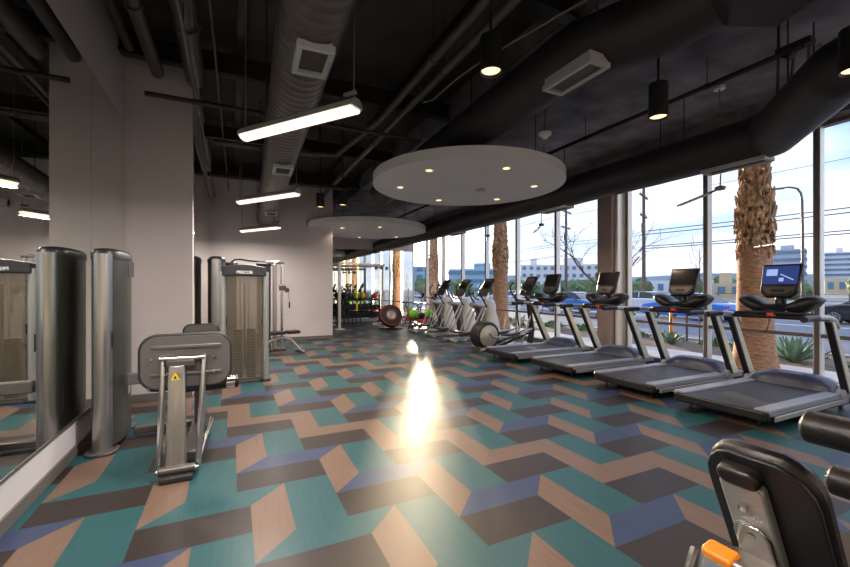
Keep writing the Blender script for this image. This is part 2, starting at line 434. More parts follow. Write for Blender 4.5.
near = cloud(3.76, 6.12, 1.66, 3.3, 'large near round ceiling disc hanging over the middle of the floor',
      [(-1.06, .55), (-1.05, -.6), (-.05, -1.2), (1.05, -.54), (1.07, .60), (.05, 1.19)])
far = cloud(3.83, 12.36, 1.9, 3.3, 'smaller looking round ceiling disc at the distant end of the gym',
      [(-.87, -.41), (.09, -1.09), (.22, 1.5), (1.37, .84)], clip=(2.72, 11.98))
MB().cyl((0.35, 0.1, -0.02), (0.35, 0.1, 0), 0.09).build('speaker_grille', M_grille, near)

# ------------------------------------------------------------------ ducts, pipes and grilles
def spiral_duct(name, pts, rad, m, label, pitch=0.11, seg=28, cat='duct'):
    pts = [Vector(p) for p in pts]; t = empty(name, pts[0], 0, label, cat); o = pts[0]
    rs = []
    def ringat(p, q, rr): return [p - o + q @ Vector((rr * math.cos(2 * math.pi * k / seg), rr * math.sin(2 * math.pi * k / seg), 0)) for k in range(seg)]
    for i, (a, b) in enumerate(zip(pts, pts[1:])):
        L = (b - a).length; n_ = max(1, int(L / pitch)); q = (b - a).to_track_quat('Z', 'Y').to_matrix()
        mb_ = MB(); rs = []
        for k in range(n_):
            f0, f1 = k / n_, (k + 1) / n_
            p0, p1 = a.lerp(b, f0), a.lerp(b, f1)
            rs += [ringat(p0.lerp(p1, .0), q, rad * 1.010), ringat(p0.lerp(p1, .14), q, rad * 1.010), ringat(p0.lerp(p1, .2), q, rad), ringat(p0.lerp(p1, .94), q, rad)]
        rs.append(ringat(b, q, rad))
        mb_.rings(rs)
        if i > 0: mb_.ball(a - o, rad, 3)
        mb_.build('duct_section', m, t, angle=50)
        # hanging straps
        nh = max(1, int(L / 2.4))
        for k in range(nh):
            p = a.lerp(b, (k + .5) / nh) - o; zt = (4.8 if (p + o).x < 3.3 else 4.41) - p.z - o.z
            for sx in (-1, 1): MB().cyl(p + Vector((sx * rad, 0, 0)), p + Vector((sx * rad, 0, zt)), 0.008, seg=6).build('hanger_rod', M_pipe, t)
    return t
def grille(loc, rot, w_, l_, label, depth=0.05):
    t = empty('air_grille', loc, 0, label, 'air vent'); t.rotation_euler = rot
    f = MB()
    for a, b, cc, d in ((l_ / 2 - .02, 0, .04, w_), (-l_ / 2 + .02, 0, .04, w_)): f.box((0, a, 0), (w_, cc, depth))
    for sx in (-1, 1): f.box((sx * (w_ / 2 - .02), 0, 0), (.04, l_ - .08, depth))
    f.build('frame', M_grille, t, bevel=0.003)
    s_ = MB(); n_ = int((l_ - .08) / 0.025)
    for k in range(n_): s_.box((0, -l_ / 2 + .05 + k * .025, 0.0), (w_ - .08, .004, .02), Matrix.Rotation(R(35), 3, 'X'))
    s_.build('louvre', M_duct, t, smooth=False)
    MB().box((0, 0, depth * .5 + .035), (w_ * .86, l_ * .94, .07)).build('collar', M_grille, t)
    return t
spiral_duct('spiral_duct', [(0.42, 0.4, 3.42), (0.83, 11.95, 3.42)], 0.235, M_duct, 'large spiral duct with square grilles running above the linear lights')
for i, (gx, gy, l) in enumerate(((0.51, 3.02, 'pale square air grille on the large left duct, closest to the camera'), (0.62, 6.0, 'pale square air grille on the left duct, second from the camera'), (0.76, 9.6, 'smallest, furthest square air grille on the left duct'))):
    grille((gx + 0.02, gy, 3.17), (R(0), R(0), R(-2)), 0.26, 0.40, l)
spiral_duct('spiral_duct', [(3.35, 9.5, 3.86), (3.15, 3.0, 3.86), (3.42, 2.25, 3.86), (3.5, 1.9, 3.90)], 0.29, M_ductd, 'black round duct crossing above the near ceiling disc', pitch=0.9)
c = MB(); c.prism(rrect(0.9, 1.1, 0.05), 3.80, 4.35); t = tag(c.build('supply_box', M_ductd, loc=(3.72, 1.55, 0), rz=R(-24), bevel=0.02), 'big black square duct box at the top right of the view', 'duct')
grille((3.02, 2.92, 3.56), (0, 0, 0), 0.26, 0.62, 'pale long air grille under the black duct near the pendant cans')
spiral_duct('spiral_duct', [(5.95, 17.3, 3.38), (5.93, 2.60, 3.38), (4.98, 1.66, 3.48), (4.90, -0.8, 3.48)], 0.275, M_ductd, 'black round duct running along the top of the windows', pitch=1.5)
for gy, l in ((3.0, 'pale air grille under the window duct right of the column'), (6.25, 'pale air grille under the window duct left of the column'), (10.3, 'pale air grille under the window duct beyond the near ceiling disc')):
    grille((5.95, gy, 3.10), (0, 0, 0), 0.24, 0.75, l)
grille((4.96, 0.70, 3.20), (0, 0, R(-2)), 0.24, 0.7, 'pale air grille at the right edge under the duct elbow')
def pipe(name, pts, r, m, label, cat='pipe', clamps=True, smooth=0):
    pts = [Vector(p) for p in pts]; o = pts[0]
    if not clamps: return tag(MB().tube([p - o for p in pts], r, 10, smooth).build(name, m, loc=o), label, cat)
    t = empty(name, o, 0, label, cat)
    MB().tube([p - o for p in pts], r, 10, smooth).build('pipe_run', m, t)
    for a, b in zip(pts, pts[1:]):
        L = (b - a).length
        for k in range(int(L / 1.9)):
            p = a.lerp(b, (k + .5) / int(L / 1.9)) - o
            MB().cyl(p, (p.x, p.y, (4.8 if (p + o).x < 3.3 else 4.41) - o.z), 0.005, seg=6).build('hanger_rod', M_pipe, t)
            d = (b - a).normalized() * 0.02
            MB().cyl(p - d, p + d, r * 1.25, seg=10).build('clamp', m, t)
    return t
pipe('ceiling_pipe', [(2.02, 0.4, 4.05), (2.02, 7.6, 4.05), (1.1, 7.9, 4.05), (-0.3, 7.9, 4.05)], 0.05, M_duct, 'left one of the twin black pipes slanting over the room centre', smooth=1)
pipe('ceiling_pipe', [(2.25, 0.4, 4.05), (2.25, 8.0, 4.05), (2.25, 12.0, 4.05)], 0.05, M_duct, 'right one of the twin black pipes slanting over the room centre')
pipe('ceiling_pipe', [(-0.85, 0.5, 4.2), (-0.85, 6.0, 4.2)], 0.07, M_duct, 'thick dark pipe overhead in front of the left pier')
pipe('ceiling_pipe', [(-0.45, 1.0, 4.3), (-0.45, 6.2, 4.3)], 0.12, M_duct, 'short fat dark duct overhead just right of the left pier')
pipe('ceiling_pipe', [(-1.1, 0.5, 4.35), (-1.1, 5.8, 4.35)], 0.05, M_duct, 'thin dark pipe overhead closest to the left mirror wall')
pipe('conduit', [(-0.42, 1.2, 3.92), (-0.42, 11.9, 3.92)], 0.022, M_pipel, 'pale thin conduit running overhead past the edge of the left pier')
pipe('conduit', [(-0.22, 1.2, 4.1), (-0.10, 11.9, 4.1)], 0.012, M_duct, 'thin dark conduit just right of the pale one')
pipe('strut_rail', [(-.92, 5.61, 3.76), (2.6, 5.61, 3.76)], 0.03, M_pipe, 'black strut rail crossing in front of the left pier')
pipe('ceiling_pipe', [(-1.2, 5.95, 4.34), (1.2, 5.95, 4.34), (3.3, 5.95, 4.34)], 0.04, M_pipe, 'black cross pipe overhead at the face of the pier')
pipe('ceiling_pipe', [(-0.45, 9.0, 3.75), (2.4, 9.0, 3.75)], 0.05, M_pipe, 'black cross pipe overhead in front of the back wall')
pipe('ceiling_pipe', [(5.35, 2.05, 4.02), (5.35, 15.5, 4.02)], 0.032, M_pipe, 'slim black pipe running under the concrete slab beside the window duct')
t = empty('beam_clamp', (5.37, 2.15, 4.05), 0, 'black clamp with four rods at the end of the slim pipe', 'bracket')
MB().box((0, 0, 0), (0.12, 0.30, 0.07)).cyl((-.05, .05, -.05), (.05, .05, -.05), .05).build('clamp_block', M_pipe, t, bevel=0.006)
for a, b in (((-.05, .12, .0), (.45, .35, -.5)), ((0, 0, 0), (.45, .25, -.5)), ((0.05, -.1, 0), (.5, .1, -.5)), ((0, .14, .03), (0, .14, .33))): MB().cyl(a, b, 0.014, seg=8).build('rod', M_pipe, t)
pipe('strut_rail', [(5.5, 2.0, 4.02), (7.55, 2.1, 4.02)], 0.02, M_pipel, 'grey strut rail running from the clamp to the window head')
t = empty('conduit', (2.75, 2.35, 3.95), 0, 'bent grey conduit with round box between pendant can and pale grille', 'conduit')
MB().tube([(0, 0, 0), (-.15, .55, .0), (-.38, 1.5, 0.0), (-.40, 2.6, 0.0), (-.40, 2.7, .35)], 0.012, 8).build('conduit_run', M_pipel, t)
MB().cyl((0, 0, -.03), (0, 0, .035), 0.05).build('junction_box', M_pipel, t)

# cans, detector, pendants
def can(x, y, z, h, r, label, lit=True):
    t = empty('pendant_can_light', (x, y, z), 0, label, 'light', 'black pendant cans')
    MB().lathe([(r * .80, .03), (r, 0), (r, h), (0, h)]).build('shade', M_black, t)
    MB().cyl((0, 0, .02), (0, 0, .028), r * .86).build('lens', M_down, t)
    MB().cyl((0, 0, h), (0, 0, (4.8 if x < 3.38 else 4.41) - z), 0.012, seg=8).build('stem', M_pipe, t)
    point_lamp((0, 0, -0.03), 40, (1.0, 0.76, 0.56), 0.06, 120, t)
can(1.84, 2.64, 3.20, .28, .085, 'black pendant can light with a lit ring, left of the near ceiling disc')
can(3.84, 2.62, 3.20, .34, .088, 'black pendant can light hanging right of the pale long grille')
can(4.46, 1.40, 3.22, .34, .10, 'black pendant can light cut by the right edge of the view')
can(1.62, 8.35, 3.15, .28, .085, 'left one of two small pendant cans near the back wall')
can(1.98, 7.95, 3.15, .28, .085, 'right one of two small pendant cans near the back wall')
t = empty('smoke_detector', (3.87, 4.27, 3.60), 0, 'white round detector hanging from the slab above the near disc', 'detector')
MB().lathe([(.0, -.05), (.03, -.05), (.05, -.02), (.085, 0), (.085, .03), (0, .035)]).build('housing', M_ivory, t)
MB().cyl((0, 0, .03), (0, 0, .85), 0.008, seg=8).build('stem', M_pipe, t)
def linear(cx, cy, z, ang, L, label, lit=True, power=60, grp='linear pendant lamps'):
    t = empty('linear_pendant_light', (cx, cy, z), ang, label, 'light', grp)
    prof = [(-.07, .0), (-.062, .04), (-.028, .07), (.028, .07), (.062, .04), (.07, .0)]
    MX_ = Matrix(((0, 0, 1, 0), (1, 0, 0, 0), (0, 1, 0, 0), (0, 0, 0, 1)))
    MB().prism(prof, -L / 2 - .02, L / 2 + .02, MX_).build('housing', M_silver, t, angle=30)
    p2 = [(.064, .0)] + [(.064 * math.cos(R(-a)), .045 * math.sin(R(-a))) for a in range(20, 180, 20)] + [(-.064, 0)]
    MB().prism(p2, -L / 2, L / 2, MX_).build('diffuser', M_tubeglow if lit else M_ivory, t, angle=60)
    al = bpy.data.lights.new('lamp', 'AREA'); al.shape = 'RECTANGLE'; al.size = L; al.size_y = .10; al.energy = power * 0.75 * LAMP; al.color = (1.0, 0.88, 0.78); al.spread = R(175)
    ao = bpy.data.objects.new('lamp', al); COL.objects.link(ao); ao.parent = t; ao.location = (0, 0, -.065)
    for sx in (-1, 1): MB().cyl((sx * L * .49, 0, .06), (sx * L * .49, 0, 4.8 - z), 0.006, seg=6).build('cable', M_pipel, t)
    MB().box((L * .46, 0, .12), (.12, .02, .03)).build('cable_clip', M_pipel, t)
    return t
A_L = math.atan2(-1.14, .85)
linear(0.48, 3.56, 2.9, A_L, 1.27, 'lit linear pendant lamp closest to the camera under the big duct')
linear(0.48, 6.69, 2.9, A_L, 1.27, 'lit linear pendant lamp in the middle, below the second square grille')
linear(0.58, 10.30, 2.9, A_L, 1.27, 'lit linear pendant lamp nearest the back wall')
linear(-0.55, 1.3, 2.9, A_L, 1.27, 'added linear pendant lamp just outside the view at the left, brightening the room')  # extra unseen pendant, put in to lift the indoor light
def winpend(x, y, ang, label):
    t = empty('arm_pendant_light', (x, y, 2.92), ang, label, 'light', 'slim pendants by the windows')
    MB().cyl((-.62, 0, 0), (.62, 0, 0), .016, seg=10).build('arm', M_pipel, t)
    MB().box((-.1, 0, -.012), (.9, .05, .012)).build('light_bar', M_ivory, t)
    MB().lathe([(0, -.03), (.06, -.02), (.07, .02), (.0, .05)], Matrix.Translation((.6, 0, 0))).build('head', M_pipel, t)
    MB().tube([(.6, 0, .04), (.6, .02, .5), (.58, 0, 1.42)], 0.009, 8).build('cable', M_pipel, t)
    MB().cyl((.58, 0, 1.42), (.58, 0, 1.46), .07).build('canopy', M_ivory, t)
winpend(6.60, 3.86, math.atan2(-1.07, -.69), 'slim unlit pendant bar hanging before the big palm, right of the column')
winpend(6.60, 7.55, math.atan2(-1.07, -.69), 'slim pendant bar hanging in front of the window left of the column')
winpend(6.60, 9.65, math.atan2(-1.07, -.69), 'furthest slim pendant bar, hanging just left of the second palm')

# ------------------------------------------------------------------ treadmills
def rotm(ax, a): return Matrix.Rotation(R(a), 4, ax)
def make_treadmill():
    t = empty('treadmill', (0, 0, 0))
    # side-profile frame, deck along +x
    fr = MB()
    for s_ in (-1, 1):
        fr.prism([(0.06, .12), (0.16, .085), (1.95, .06), (2.05, .10), (2.05, .155), (0.02, .155)], s_ * .46 - .03, s_ * .46 + .03, MY)
    fr.box((1.0, 0, .125), (1.8, .86, .05)); fr.box((.30, 0, .10), (.06, .9, .03)); fr.box((1.7, 0, .085), (.06, .9, .04))
    fr.build('base_frame', M_black, t, bevel=0.008)
    MB().prism(rrect(1.62, .68, .01, cx=.87), .15, .205).build('running_belt', M_belt, t, bevel=0.004)
    for s_ in (-1, 1):
        MB().prism([(.015, s_ * .36), (.015, s_ * .48), (.04, s_ * .505), (1.72, s_ * .505), (1.78, s_ * .44), (1.66, s_ * .36)], .15, .222).build('side_rail', M_rail, t, bevel=0.012)
        MB().box((.95, s_ * .512, .125), (1.70, .022, .055)).build('rail_trim', M_silver, t, bevel=0.006)
    rc = [(-.03, -.44), (-.03, .44), (.015, .50), (.075, .50), (.075, -.50), (.015, -.50)]
    MB().prism(rc, .10, .205).build('rear_cap', M_black, t, bevel=0.018)
    for s_ in (-1, 1):
        MB().cyl((.14, s_ * .36, 0.018), (.14, s_ * .36, .11), .010, seg=10).cyl((.14, s_ * .36, 0), (.14, s_ * .36, .018), .032, seg=14).build('levelling_foot', M_black, t)
        MB().cyl((1.9, s_ * .40, 0.045), (1.9, s_ * .43, .045), .045, seg=16).build('front_wheel', M_rubber, t)
    # hood
    h = MB(); sec = []
    for k in range(13):
        y = -.46 + .92 * k / 12; q = 1 - .35 * abs(k - 6) / 6 * (abs(k - 6) / 6) ** 3
        zt = .385 * q if abs(k - 6) < 6 else .25
        sec.append([(1.60 + (.03 if abs(k - 6) > 4 else 0), y, .15), (1.61, y, .23), (1.66, y, zt - .05), (1.74, y, zt), (1.92, y, zt - .015), (2.06, y, zt - .08), (2.12, y, .18), (2.10, y, .12)])
    h.rings(sec); hood = h.build('motor_hood', M_hood, t, angle=50)
    MB().box((1.68, .0, .375), (.015, .26, .012), Matrix.Rotation(R(-25), 3, 'Y')).build('hood_badge', M_rail, hood)
    for s_ in (-1, 1):
        MB().prism([(1.62, .15), (1.66, .26), (1.80, .30), (1.98, .24), (2.04, .15)], s_ * .49 - .045, s_ * .49 + .045, MY).build('side_shroud', M_rail if s_ > 0 else M_rail, t, bevel=0.02)
        # leaning upright: thick dark bar with a wide pale outer face
        q = [(1.72, .22), (1.90, .22), (1.40, 1.10), (1.27, 1.10)]
        up = MB().prism(q, s_ * .515 - .028, s_ * .515 + .028, MY).build('upright', M_pale, t, bevel=0.010)
        MB().prism([(1.715, .22), (1.755, .22), (1.305, 1.10), (1.262, 1.10)], s_ * .515 - .034, s_ * .515 + .034, MY).build('upright_edge', M_black, up, bevel=0.006)
        # handrail
        hr = MB().tube([(1.50, s_ * .515, 1.03), (1.42, s_ * .515, 1.12), (1.25, s_ * .515, 1.155), (1.02, s_ * .505, 1.155)], .034, 12, 2).build('handrail', M_silver, t)
        MB().tube([(1.04, s_ * .506, 1.155), (.86, s_ * .50, 1.155), (.74, s_ * .50, 1.148)], .038, 12, 1).build('grip', M_black, hr)
    MB().cyl((1.34, -.50, 1.13), (1.34, .50, 1.13), .030, seg=12).build('crossbar', M_black, t)
    MB().tube([(1.28, -.44, 1.165), (1.20, -.30, 1.185), (1.18, 0, 1.19), (1.20, .30, 1.185), (1.28, .44, 1.165)], .020, 10, 2).build('sensor_bar', M_black, t)
    MB().box((1.19, 0, 1.165), (.05, .08, .05)).build('safety_key', M_red, t, bevel=0.008)
    MB().tube([(1.19, .0, 1.14), (1.17, .03, .98), (1.18, .06, .92), (1.19, .03, .98), (1.20, .02, 1.13)], .004, 6, 2).build('safety_cord', M_black, t)
    # console dish with two cup wings
    w_ = MB(); sec = []
    for k in range(17):
        y = -.43 + .86 * k / 16; a = abs(k - 8) / 8
        zc = 1.25 + .10 * max(0, a - .35) / .65; hh = .05 + .055 * math.sin(math.pi * min(1, max(0, (a - .25) / .75))) ; dpt = .19 * (1 - .35 * a ** 3)
        if k in (0, 16): hh, dpt = .02, .08
        sec.append([(1.40 + dpt * math.cos(2 * math.pi * j / 14), y, zc + hh * math.sin(2 * math.pi * j / 14)) for j in range(14)])
    w_.rings(sec); w_.build('cup_tray', M_black, t, angle=60)
    for s_ in (-1, 1):
        MB().lathe([(.055, 0), (.06, .05), (.05, .05), (.045, .01)], Matrix.Translation((1.36, s_ * .30, 1.33))).build('cup_holder', M_hood, t)
    MB().cyl((1.40, 0, 1.12), (1.44, 0, 1.38), .05, .06, seg=14).build('console_neck', M_black, t)
    cm = Matrix.Translation((1.42, 0, 1.60)) @ rotm('Y', 18) @ MX
    body = [(-.215, .22), (.215, .22), (.20, -.16), (.13, -.235), (-.13, -.235), (-.20, -.16)]
    c_ = MB().prism(body, -.02, .045, cm).build('console', M_black, t, bevel=0.02)
    MB().prism(rrect(.375, .245, .015, cy=.065), -.026, -.018, cm).build('screen', M_screen, c_)
    MB().prism(rrect(.12, .09, .005, cx=.09, cy=.10), -.029, -.024, cm).prism([(-.15, .0), (-.14, -.01), (.0, .07), (-.01, .08)], -.029, -.024, cm).prism(rrect(.05, .05, .005, cx=-.02, cy=.0), -.029, -.024, cm).build('screen_picture', M_screenw, c_)
    MB().prism([(-.18, -.09), (.18, -.09), (.16, -.14), (.10, -.195), (-.10, -.195), (-.16, -.14)], -.03, -.018, cm).build('button_panel', M_gun, c_, bevel=0.006)
    MB().prism(rrect(.14, .035, .015, cy=-.15), -.038, -.028, cm).build('knob_bar', M_black, c_)
    MB().prism(rrect(.36, .36, .05), .045, .075, cm).build('rear_shell', M_gun, c_, bevel=0.01)
    return t
tm = make_treadmill()
spots = [(5.00, 2.72, 'treadmill closest to the camera, beside the big palm, with a lit blue screen'),
         (5.03, 3.99, 'second treadmill from the camera, its console in front of the blue car'),
         (5.00, 5.40, 'third treadmill from the camera, its console in front of the column'),
         (4.98, 6.86, 'furthest treadmill, beside the elliptical with the round flywheel cover')]
for i, (x, y, l) in enumerate(spots):
    o = tm if i == 0 else copy_tree(tm)
    o.location = (x, y, 0); tag(o, l, 'treadmill', 'treadmills facing the windows')
    if i: # idle consoles: dark glass instead of a lit picture
        for ch in o.children:
            if ch.name.startswith('console') and not ch.name.startswith('console_neck'):
                for g in list(ch.children):
                    if g.name.startswith('screen_picture'): bpy.data.objects.remove(g)
                    elif g.name.startswith('screen'):
                        g.data = g.data.copy(); g.data.materials[0] = M_dscreen

# ------------------------------------------------------------------ elliptical with rear flywheel
def console_panel(t, x, z, tilt=24, w_=.34, h_=.44):
    cm = Matrix.Translation((x, 0, z)) @ rotm('Y', tilt) @ MX
    c_ = MB().prism(rrect(w_, h_, .04), -.02, .035, cm).build('console', M_black, t, bevel=0.012)
    MB().prism(rrect(w_ * .8, h_ * .5, .015, cy=h_ * .15), -.026, -.018, cm).build('screen', M_dscreen, c_)
    return c_
def make_elliptical():
    t = empty('elliptical_trainer', (0, 0, 0))
    fr = MB(); fr.box((.15, 0, .045), (.10, .62, .07)); fr.box((1.75, 0, .045), (.10, .62, .07)); fr.box((.95, 0, .06), (1.7, .14, .07))
    fr.build('base_frame', M_steel, t, bevel=0.012)
    MB().tube([(-.02, -.30, .04), (.10, -.32, .05), (.35, -.28, .045), (1.0, -.22, .05)], .028, 10, 2).build('floor_tube', M_silver, t)
    wh = MB().lathe([(.0, -.17), (.30, -.17), (.335, -.14), (.335, .14), (.30, .17), (0, .17)], Matrix.Translation((.30, 0, .35)) @ rotm('X', 90), 40).build('flywheel_housing', M_black, t)
    for s_ in (-1, 1):
        MB().lathe([(.0, 0), (.23, 0), (.255, -.012), (.255, -.03), (0, -.03)], Matrix.Translation((.30, s_ * .18, .35)) @ rotm('X', 90 if s_ < 0 else -90) @ Matrix.Translation((0, 0, .015)), 40).build('wheel_cover', M_silver, wh)
        MB().tube([(.30, s_ * .22, .42), (.42, s_ * .24, .30), (.9, s_ * .25, .30), (1.55, s_ * .25, .48)], .026, 10, 1).build('pedal_arm', M_silver, t)
        pd = MB().prism(rrect(.40, .15, .04), 0, .035, Matrix.Translation((.98, s_ * .22, .345)) @ rotm('Y', -6)).build('foot_pedal', M_black, t, bevel=0.008)
        MB().tube([(.7, s_ * .13, .10), (1.2, s_ * .13, .25), (1.72, s_ * .13, .42)], .032, 10, 0).build('ramp_rail', M_black, t)
        MB().tube([(1.56, s_ * .27, .46), (1.50, s_ * .28, .85), (1.50, s_ * .27, 1.12), (1.44, s_ * .26, 1.20), (1.30, s_ * .25, 1.36), (1.24, s_ * .24, 1.55), (1.34, s_ * .22, 1.63)], .020, 10, 2).build('moving_handle', M_black, t)
        MB().tube([(1.62, s_ * .16, 1.17), (1.42, s_ * .20, 1.20), (1.36, s_ * .20, 1.34), (1.42, s_ * .18, 1.42)], .018, 8, 2).build('fixed_handle', M_black, t)
    MB().tube([(1.70, 0, .08), (1.76, 0, .45), (1.68, 0, .9), (1.62, 0, 1.28)], lambda f: .085 - .035 * f, 14, 1).build('mast', M_black, t)
    for s_ in (-1, 1): MB().tube([(1.30, s_ * .16, .09), (1.62, s_ * .12, .80)], .022, 8, 0).build('brace', M_silver, t)
    MB().prism(rrect(.24, .50, .05), 0, .07, Matrix.Translation((1.52, 0, 1.12))).build('bottle_tray', M_black, t, bevel=0.01)
    console_panel(t, 1.66, 1.56, 30, .40, .54)
    return t
el = make_elliptical(); el.location = (5.25, 8.22, 0)
tag(el, 'elliptical trainer with a big round pale flywheel cover, next to the furthest treadmill', 'elliptical')
# ------------------------------------------------------------------ adaptive motion trainers
def make_amt():
    t = empty('motion_trainer', (0, 0, 0))
    fr = MB(); fr.box((.95, 0, .05), (1.5, .16, .08)); fr.box((.25, 0, .045), (.10, .70, .07)); fr.box((1.65, 0, .045), (.12, .66, .07))
    fr.build('base_frame', M_silver, t, bevel=0.012)
    prof = [(.27, .05), (.29, .20), (.25, .50), (.19, .80), (.20, 1.0), (.16, 1.14), (.06, 1.18)]
    b = MB(); rs = []
    for r_, z in prof:
        rs.append([(1.60 + (.10 * (z - .5)) * -1 + r_ * 1.05 * math.cos(2 * math.pi * k / 24), r_ * .85 * math.sin(2 * math.pi * k / 24), z) for k in range(24)])
    b.rings(rs).build('front_shroud', M_ivory, t, angle=50)
    MB().tube([(1.40, 0, 1.00), (1.15, 0, .98), (.95, 0, 1.02)], .07, 12, 1, flat=2.2).build('cup_shelf', M_silver, t)
    MB().prism([(1.32, .1), (1.42, .1), (1.30, .95), (1.12, .95)], -.14, .14, MY).build('dark_panel', M_gun, t, bevel=0.02)
    for s_ in (-1, 1):
        MB().tube([(1.28, s_ * .24, .95), (1.10, s_ * .26, .60), (.95, s_ * .25, .25), (.70, s_ * .24, .18)], .028, 10, 1).build('link_arm', M_silver, t)
        MB().prism(rrect(.42, .17, .05), 0, .045, Matrix.Translation((.60, s_ * .22, .20)) @ rotm('Y', 8 * s_)).build('foot_pedal', M_black, t, bevel=0.01)
        MB().tube([(1.30, s_ * .27, .95), (1.16, s_ * .29, 1.15), (1.02, s_ * .29, 1.38), (1.04, s_ * .26, 1.55), (1.14, s_ * .22, 1.62)], .022, 10, 2).build('moving_handle', M_black, t)
        MB().tube([(1.30, s_ * .16, 1.15), (1.14, s_ * .19, 1.22), (1.10, s_ * .17, 1.38)], .018, 8, 2).build('fixed_handle', M_black, t)
        MB().tube([(.70, s_ * .30, .06), (.85, s_ * .31, .45), (1.18, s_ * .28, 1.0)], .022, 8, 1).build('rear_brace', M_silver, t)
    console_panel(t, 1.44, 1.52, 32, .46, .60)
    return t
am = make_amt()
for i, (x, y, l) in enumerate([(5.25, 9.85, 'motion trainer with a white bell-shaped shroud, just beyond the flywheel elliptical'),
                               (5.25, 11.15, 'middle motion trainer in the row past the elliptical'),
                               (5.25, 12.45, 'third motion trainer, furthest of those with a white shroud')]):
    o = am if i == 0 else copy_tree(am); o.location = (x, y, 0); tag(o, l, 'cross trainer', 'motion trainers by the windows')
# ------------------------------------------------------------------ upright bikes
def make_bike():
    t = empty('exercise_bike', (0, 0, 0))
    MB().box((.1, 0, .04), (.09, .50, .06)).box((1.05, 0, .04), (.09, .50, .06)).box((.57, 0, .07), (1.0, .09, .06)).build('base_frame', M_gun, t, bevel=0.01)
    MB().lathe([(0, -.035), (.21, -.035), (.235, -.02), (.235, .02), (.21, .035), (0, .035)], Matrix.Translation((.90, 0, .34)) @ rotm('X', 90), 32).build('flywheel', M_steel, t)
    MB().prism([(.30, .18), (.62, .14), (.78, .34), (.62, .52), (.36, .46)], -.05, .05, MY).build('chain_guard', M_red, t, bevel=0.02)
    MB().tube([(.28, 0, .08), (.42, 0, .45), (.30, 0, .86)], .030, 10, 0).tube([(.42, 0, .45), (1.0, 0, .72), (1.04, 0, 1.05)], .030, 10, 0).tube([(.92, 0, .36), (1.0, 0, .74)], .03, 10, 0).build('main_frame', M_gun, t)
    MB().prism([(-.13, -.09), (-.13, .09), (.0, .07), (.15, .02), (.15, -.02), (.0, -.07)], 0, .06, Matrix.Translation((.28, 0, .88))).build('saddle', M_leather, t, bevel=0.015)
    MB().tube([(.78, -.22, 1.14), (1.0, -.22, 1.10), (1.05, -.1, 1.06), (1.05, .1, 1.06), (1.0, .22, 1.10), (.78, .22, 1.14)], .018, 8, 1).build('handlebar', M_black, t)
    for s_ in (-1, 1):
        MB().tube([(.50, s_ * .06, .33), (.50 + s_ * .13, s_ * .10, .33 - s_ * .10)], .014, 8, 0).build('crank', M_steel, t)
        MB().box((.50 + s_ * .13, s_ * .16, .33 - s_ * .10), (.10, .09, .025)).build('pedal', M_black, t)
    console_panel(t, 1.08, 1.20, 30, .20, .20)
    return t
bk = make_bike()
for i, (x, y, l) in enumerate([(6.05, 13.95, 'exercise bike just past the motion trainers, in the sun glare'),
                               (6.05, 15.10, 'furthest exercise bike, beside the lime green balls')]):
    o = bk if i == 0 else copy_tree(bk); o.location = (x, y, 0); tag(o, l, 'exercise bike', 'exercise bikes near the far corner')

# ------------------------------------------------------------------ far end: rig, dumbbells, balls
t = empty('training_rig', (3.45, 14.3, 0), 0, 'tall white cable and strap rig beside the back wall end', 'rig')
for k, (px, py) in enumerate(((0, 0), (.1, 1.95), (2.3, 1.95))):
    p = MB().box((px, py, 1.22), (.09, .09, 2.36)).build('upright', M_rig, t, bevel=0.008)
    MB().box((px, py, .02), (.34, .34, .035)).build('foot_plate', M_rig, p, bevel=0.006)
MB().box((.05, 1.0, 2.40), (.09, 2.1, .09)).box((1.2, 1.95, 2.40), (2.3, .09, .09)).build('top_beam', M_rig, t, bevel=0.008)
MB().box((1.0, 0.4, 2.40), (2.1, .08, .08), Matrix.Rotation(R(22), 3, 'Z')).build('cross_beam', M_rig, t, bevel=0.008)
for k in range(3):
    MB().lathe([(0, -.02), (.07, -.02), (.055, 0), (.07, .02), (0, .02)], Matrix.Translation((1.6 + .25 * k, .66 + .09 * k, 2.28)) @ rotm('X', 90), 16).build('pulley', M_gun, t)
t = empty('suspension_strap', (4.15, 14.51, 0), 0, 'yellow and black suspension strap hanging from the white rig', 'strap')
MB().box((0, 0, 1.75), (.045, .006, 1.25)).box((.0, 0, .82), (.05, .008, .34)).build('strap', M_yellow, t)
MB().box((0, 0, 1.02), (.07, .02, .12)).tube([(-.06, 0, .52), (0, 0, .66), (.06, 0, .52), (-.06, 0, .52)], .012, 8, 0).build('buckle', M_black, t)
t = empty('dumbbell_rack', (4.95, 16.95, 0), 0, 'long black three tier rack in front of the far mirror', 'rack')
for sx in (-1, 1): MB().box((sx * .92, 0, .62), (.07, .10, 1.2)).box((sx * .92, -.05, .03), (.08, .6, .05)).build('side_frame', M_black, t, bevel=0.008)
for k, z in enumerate((.30, .62, 1.02)):
    MB().box((0, -.05, z), (1.84, .04, .05)).box((0, -.24, z - .04), (1.84, .04, .05)).box((-.6, -.14, z - .025), (.03, .2, .03)).box((.6, -.14, z - .025), (.03, .2, .03)).build('shelf', M_black, t, bevel=0.004)
def make_db():
    o = MB()
    for s_ in (-1, 1): o.mi = 0; o.lathe([(0, -.05), (.058, -.05), (.068, -.035), (.068, .035), (.058, .05), (0, .05)], Matrix.Translation((0, s_ * .11, 0)) @ rotm('X', 90), 12)
    o.mi = 1; o.cyl((0, -.07, 0), (0, .07, 0), .017, seg=8)
    return o.build('dumbbell', [M_rubber, M_chrome])
db = make_db(); first = True
row = ['lower', 'middle']
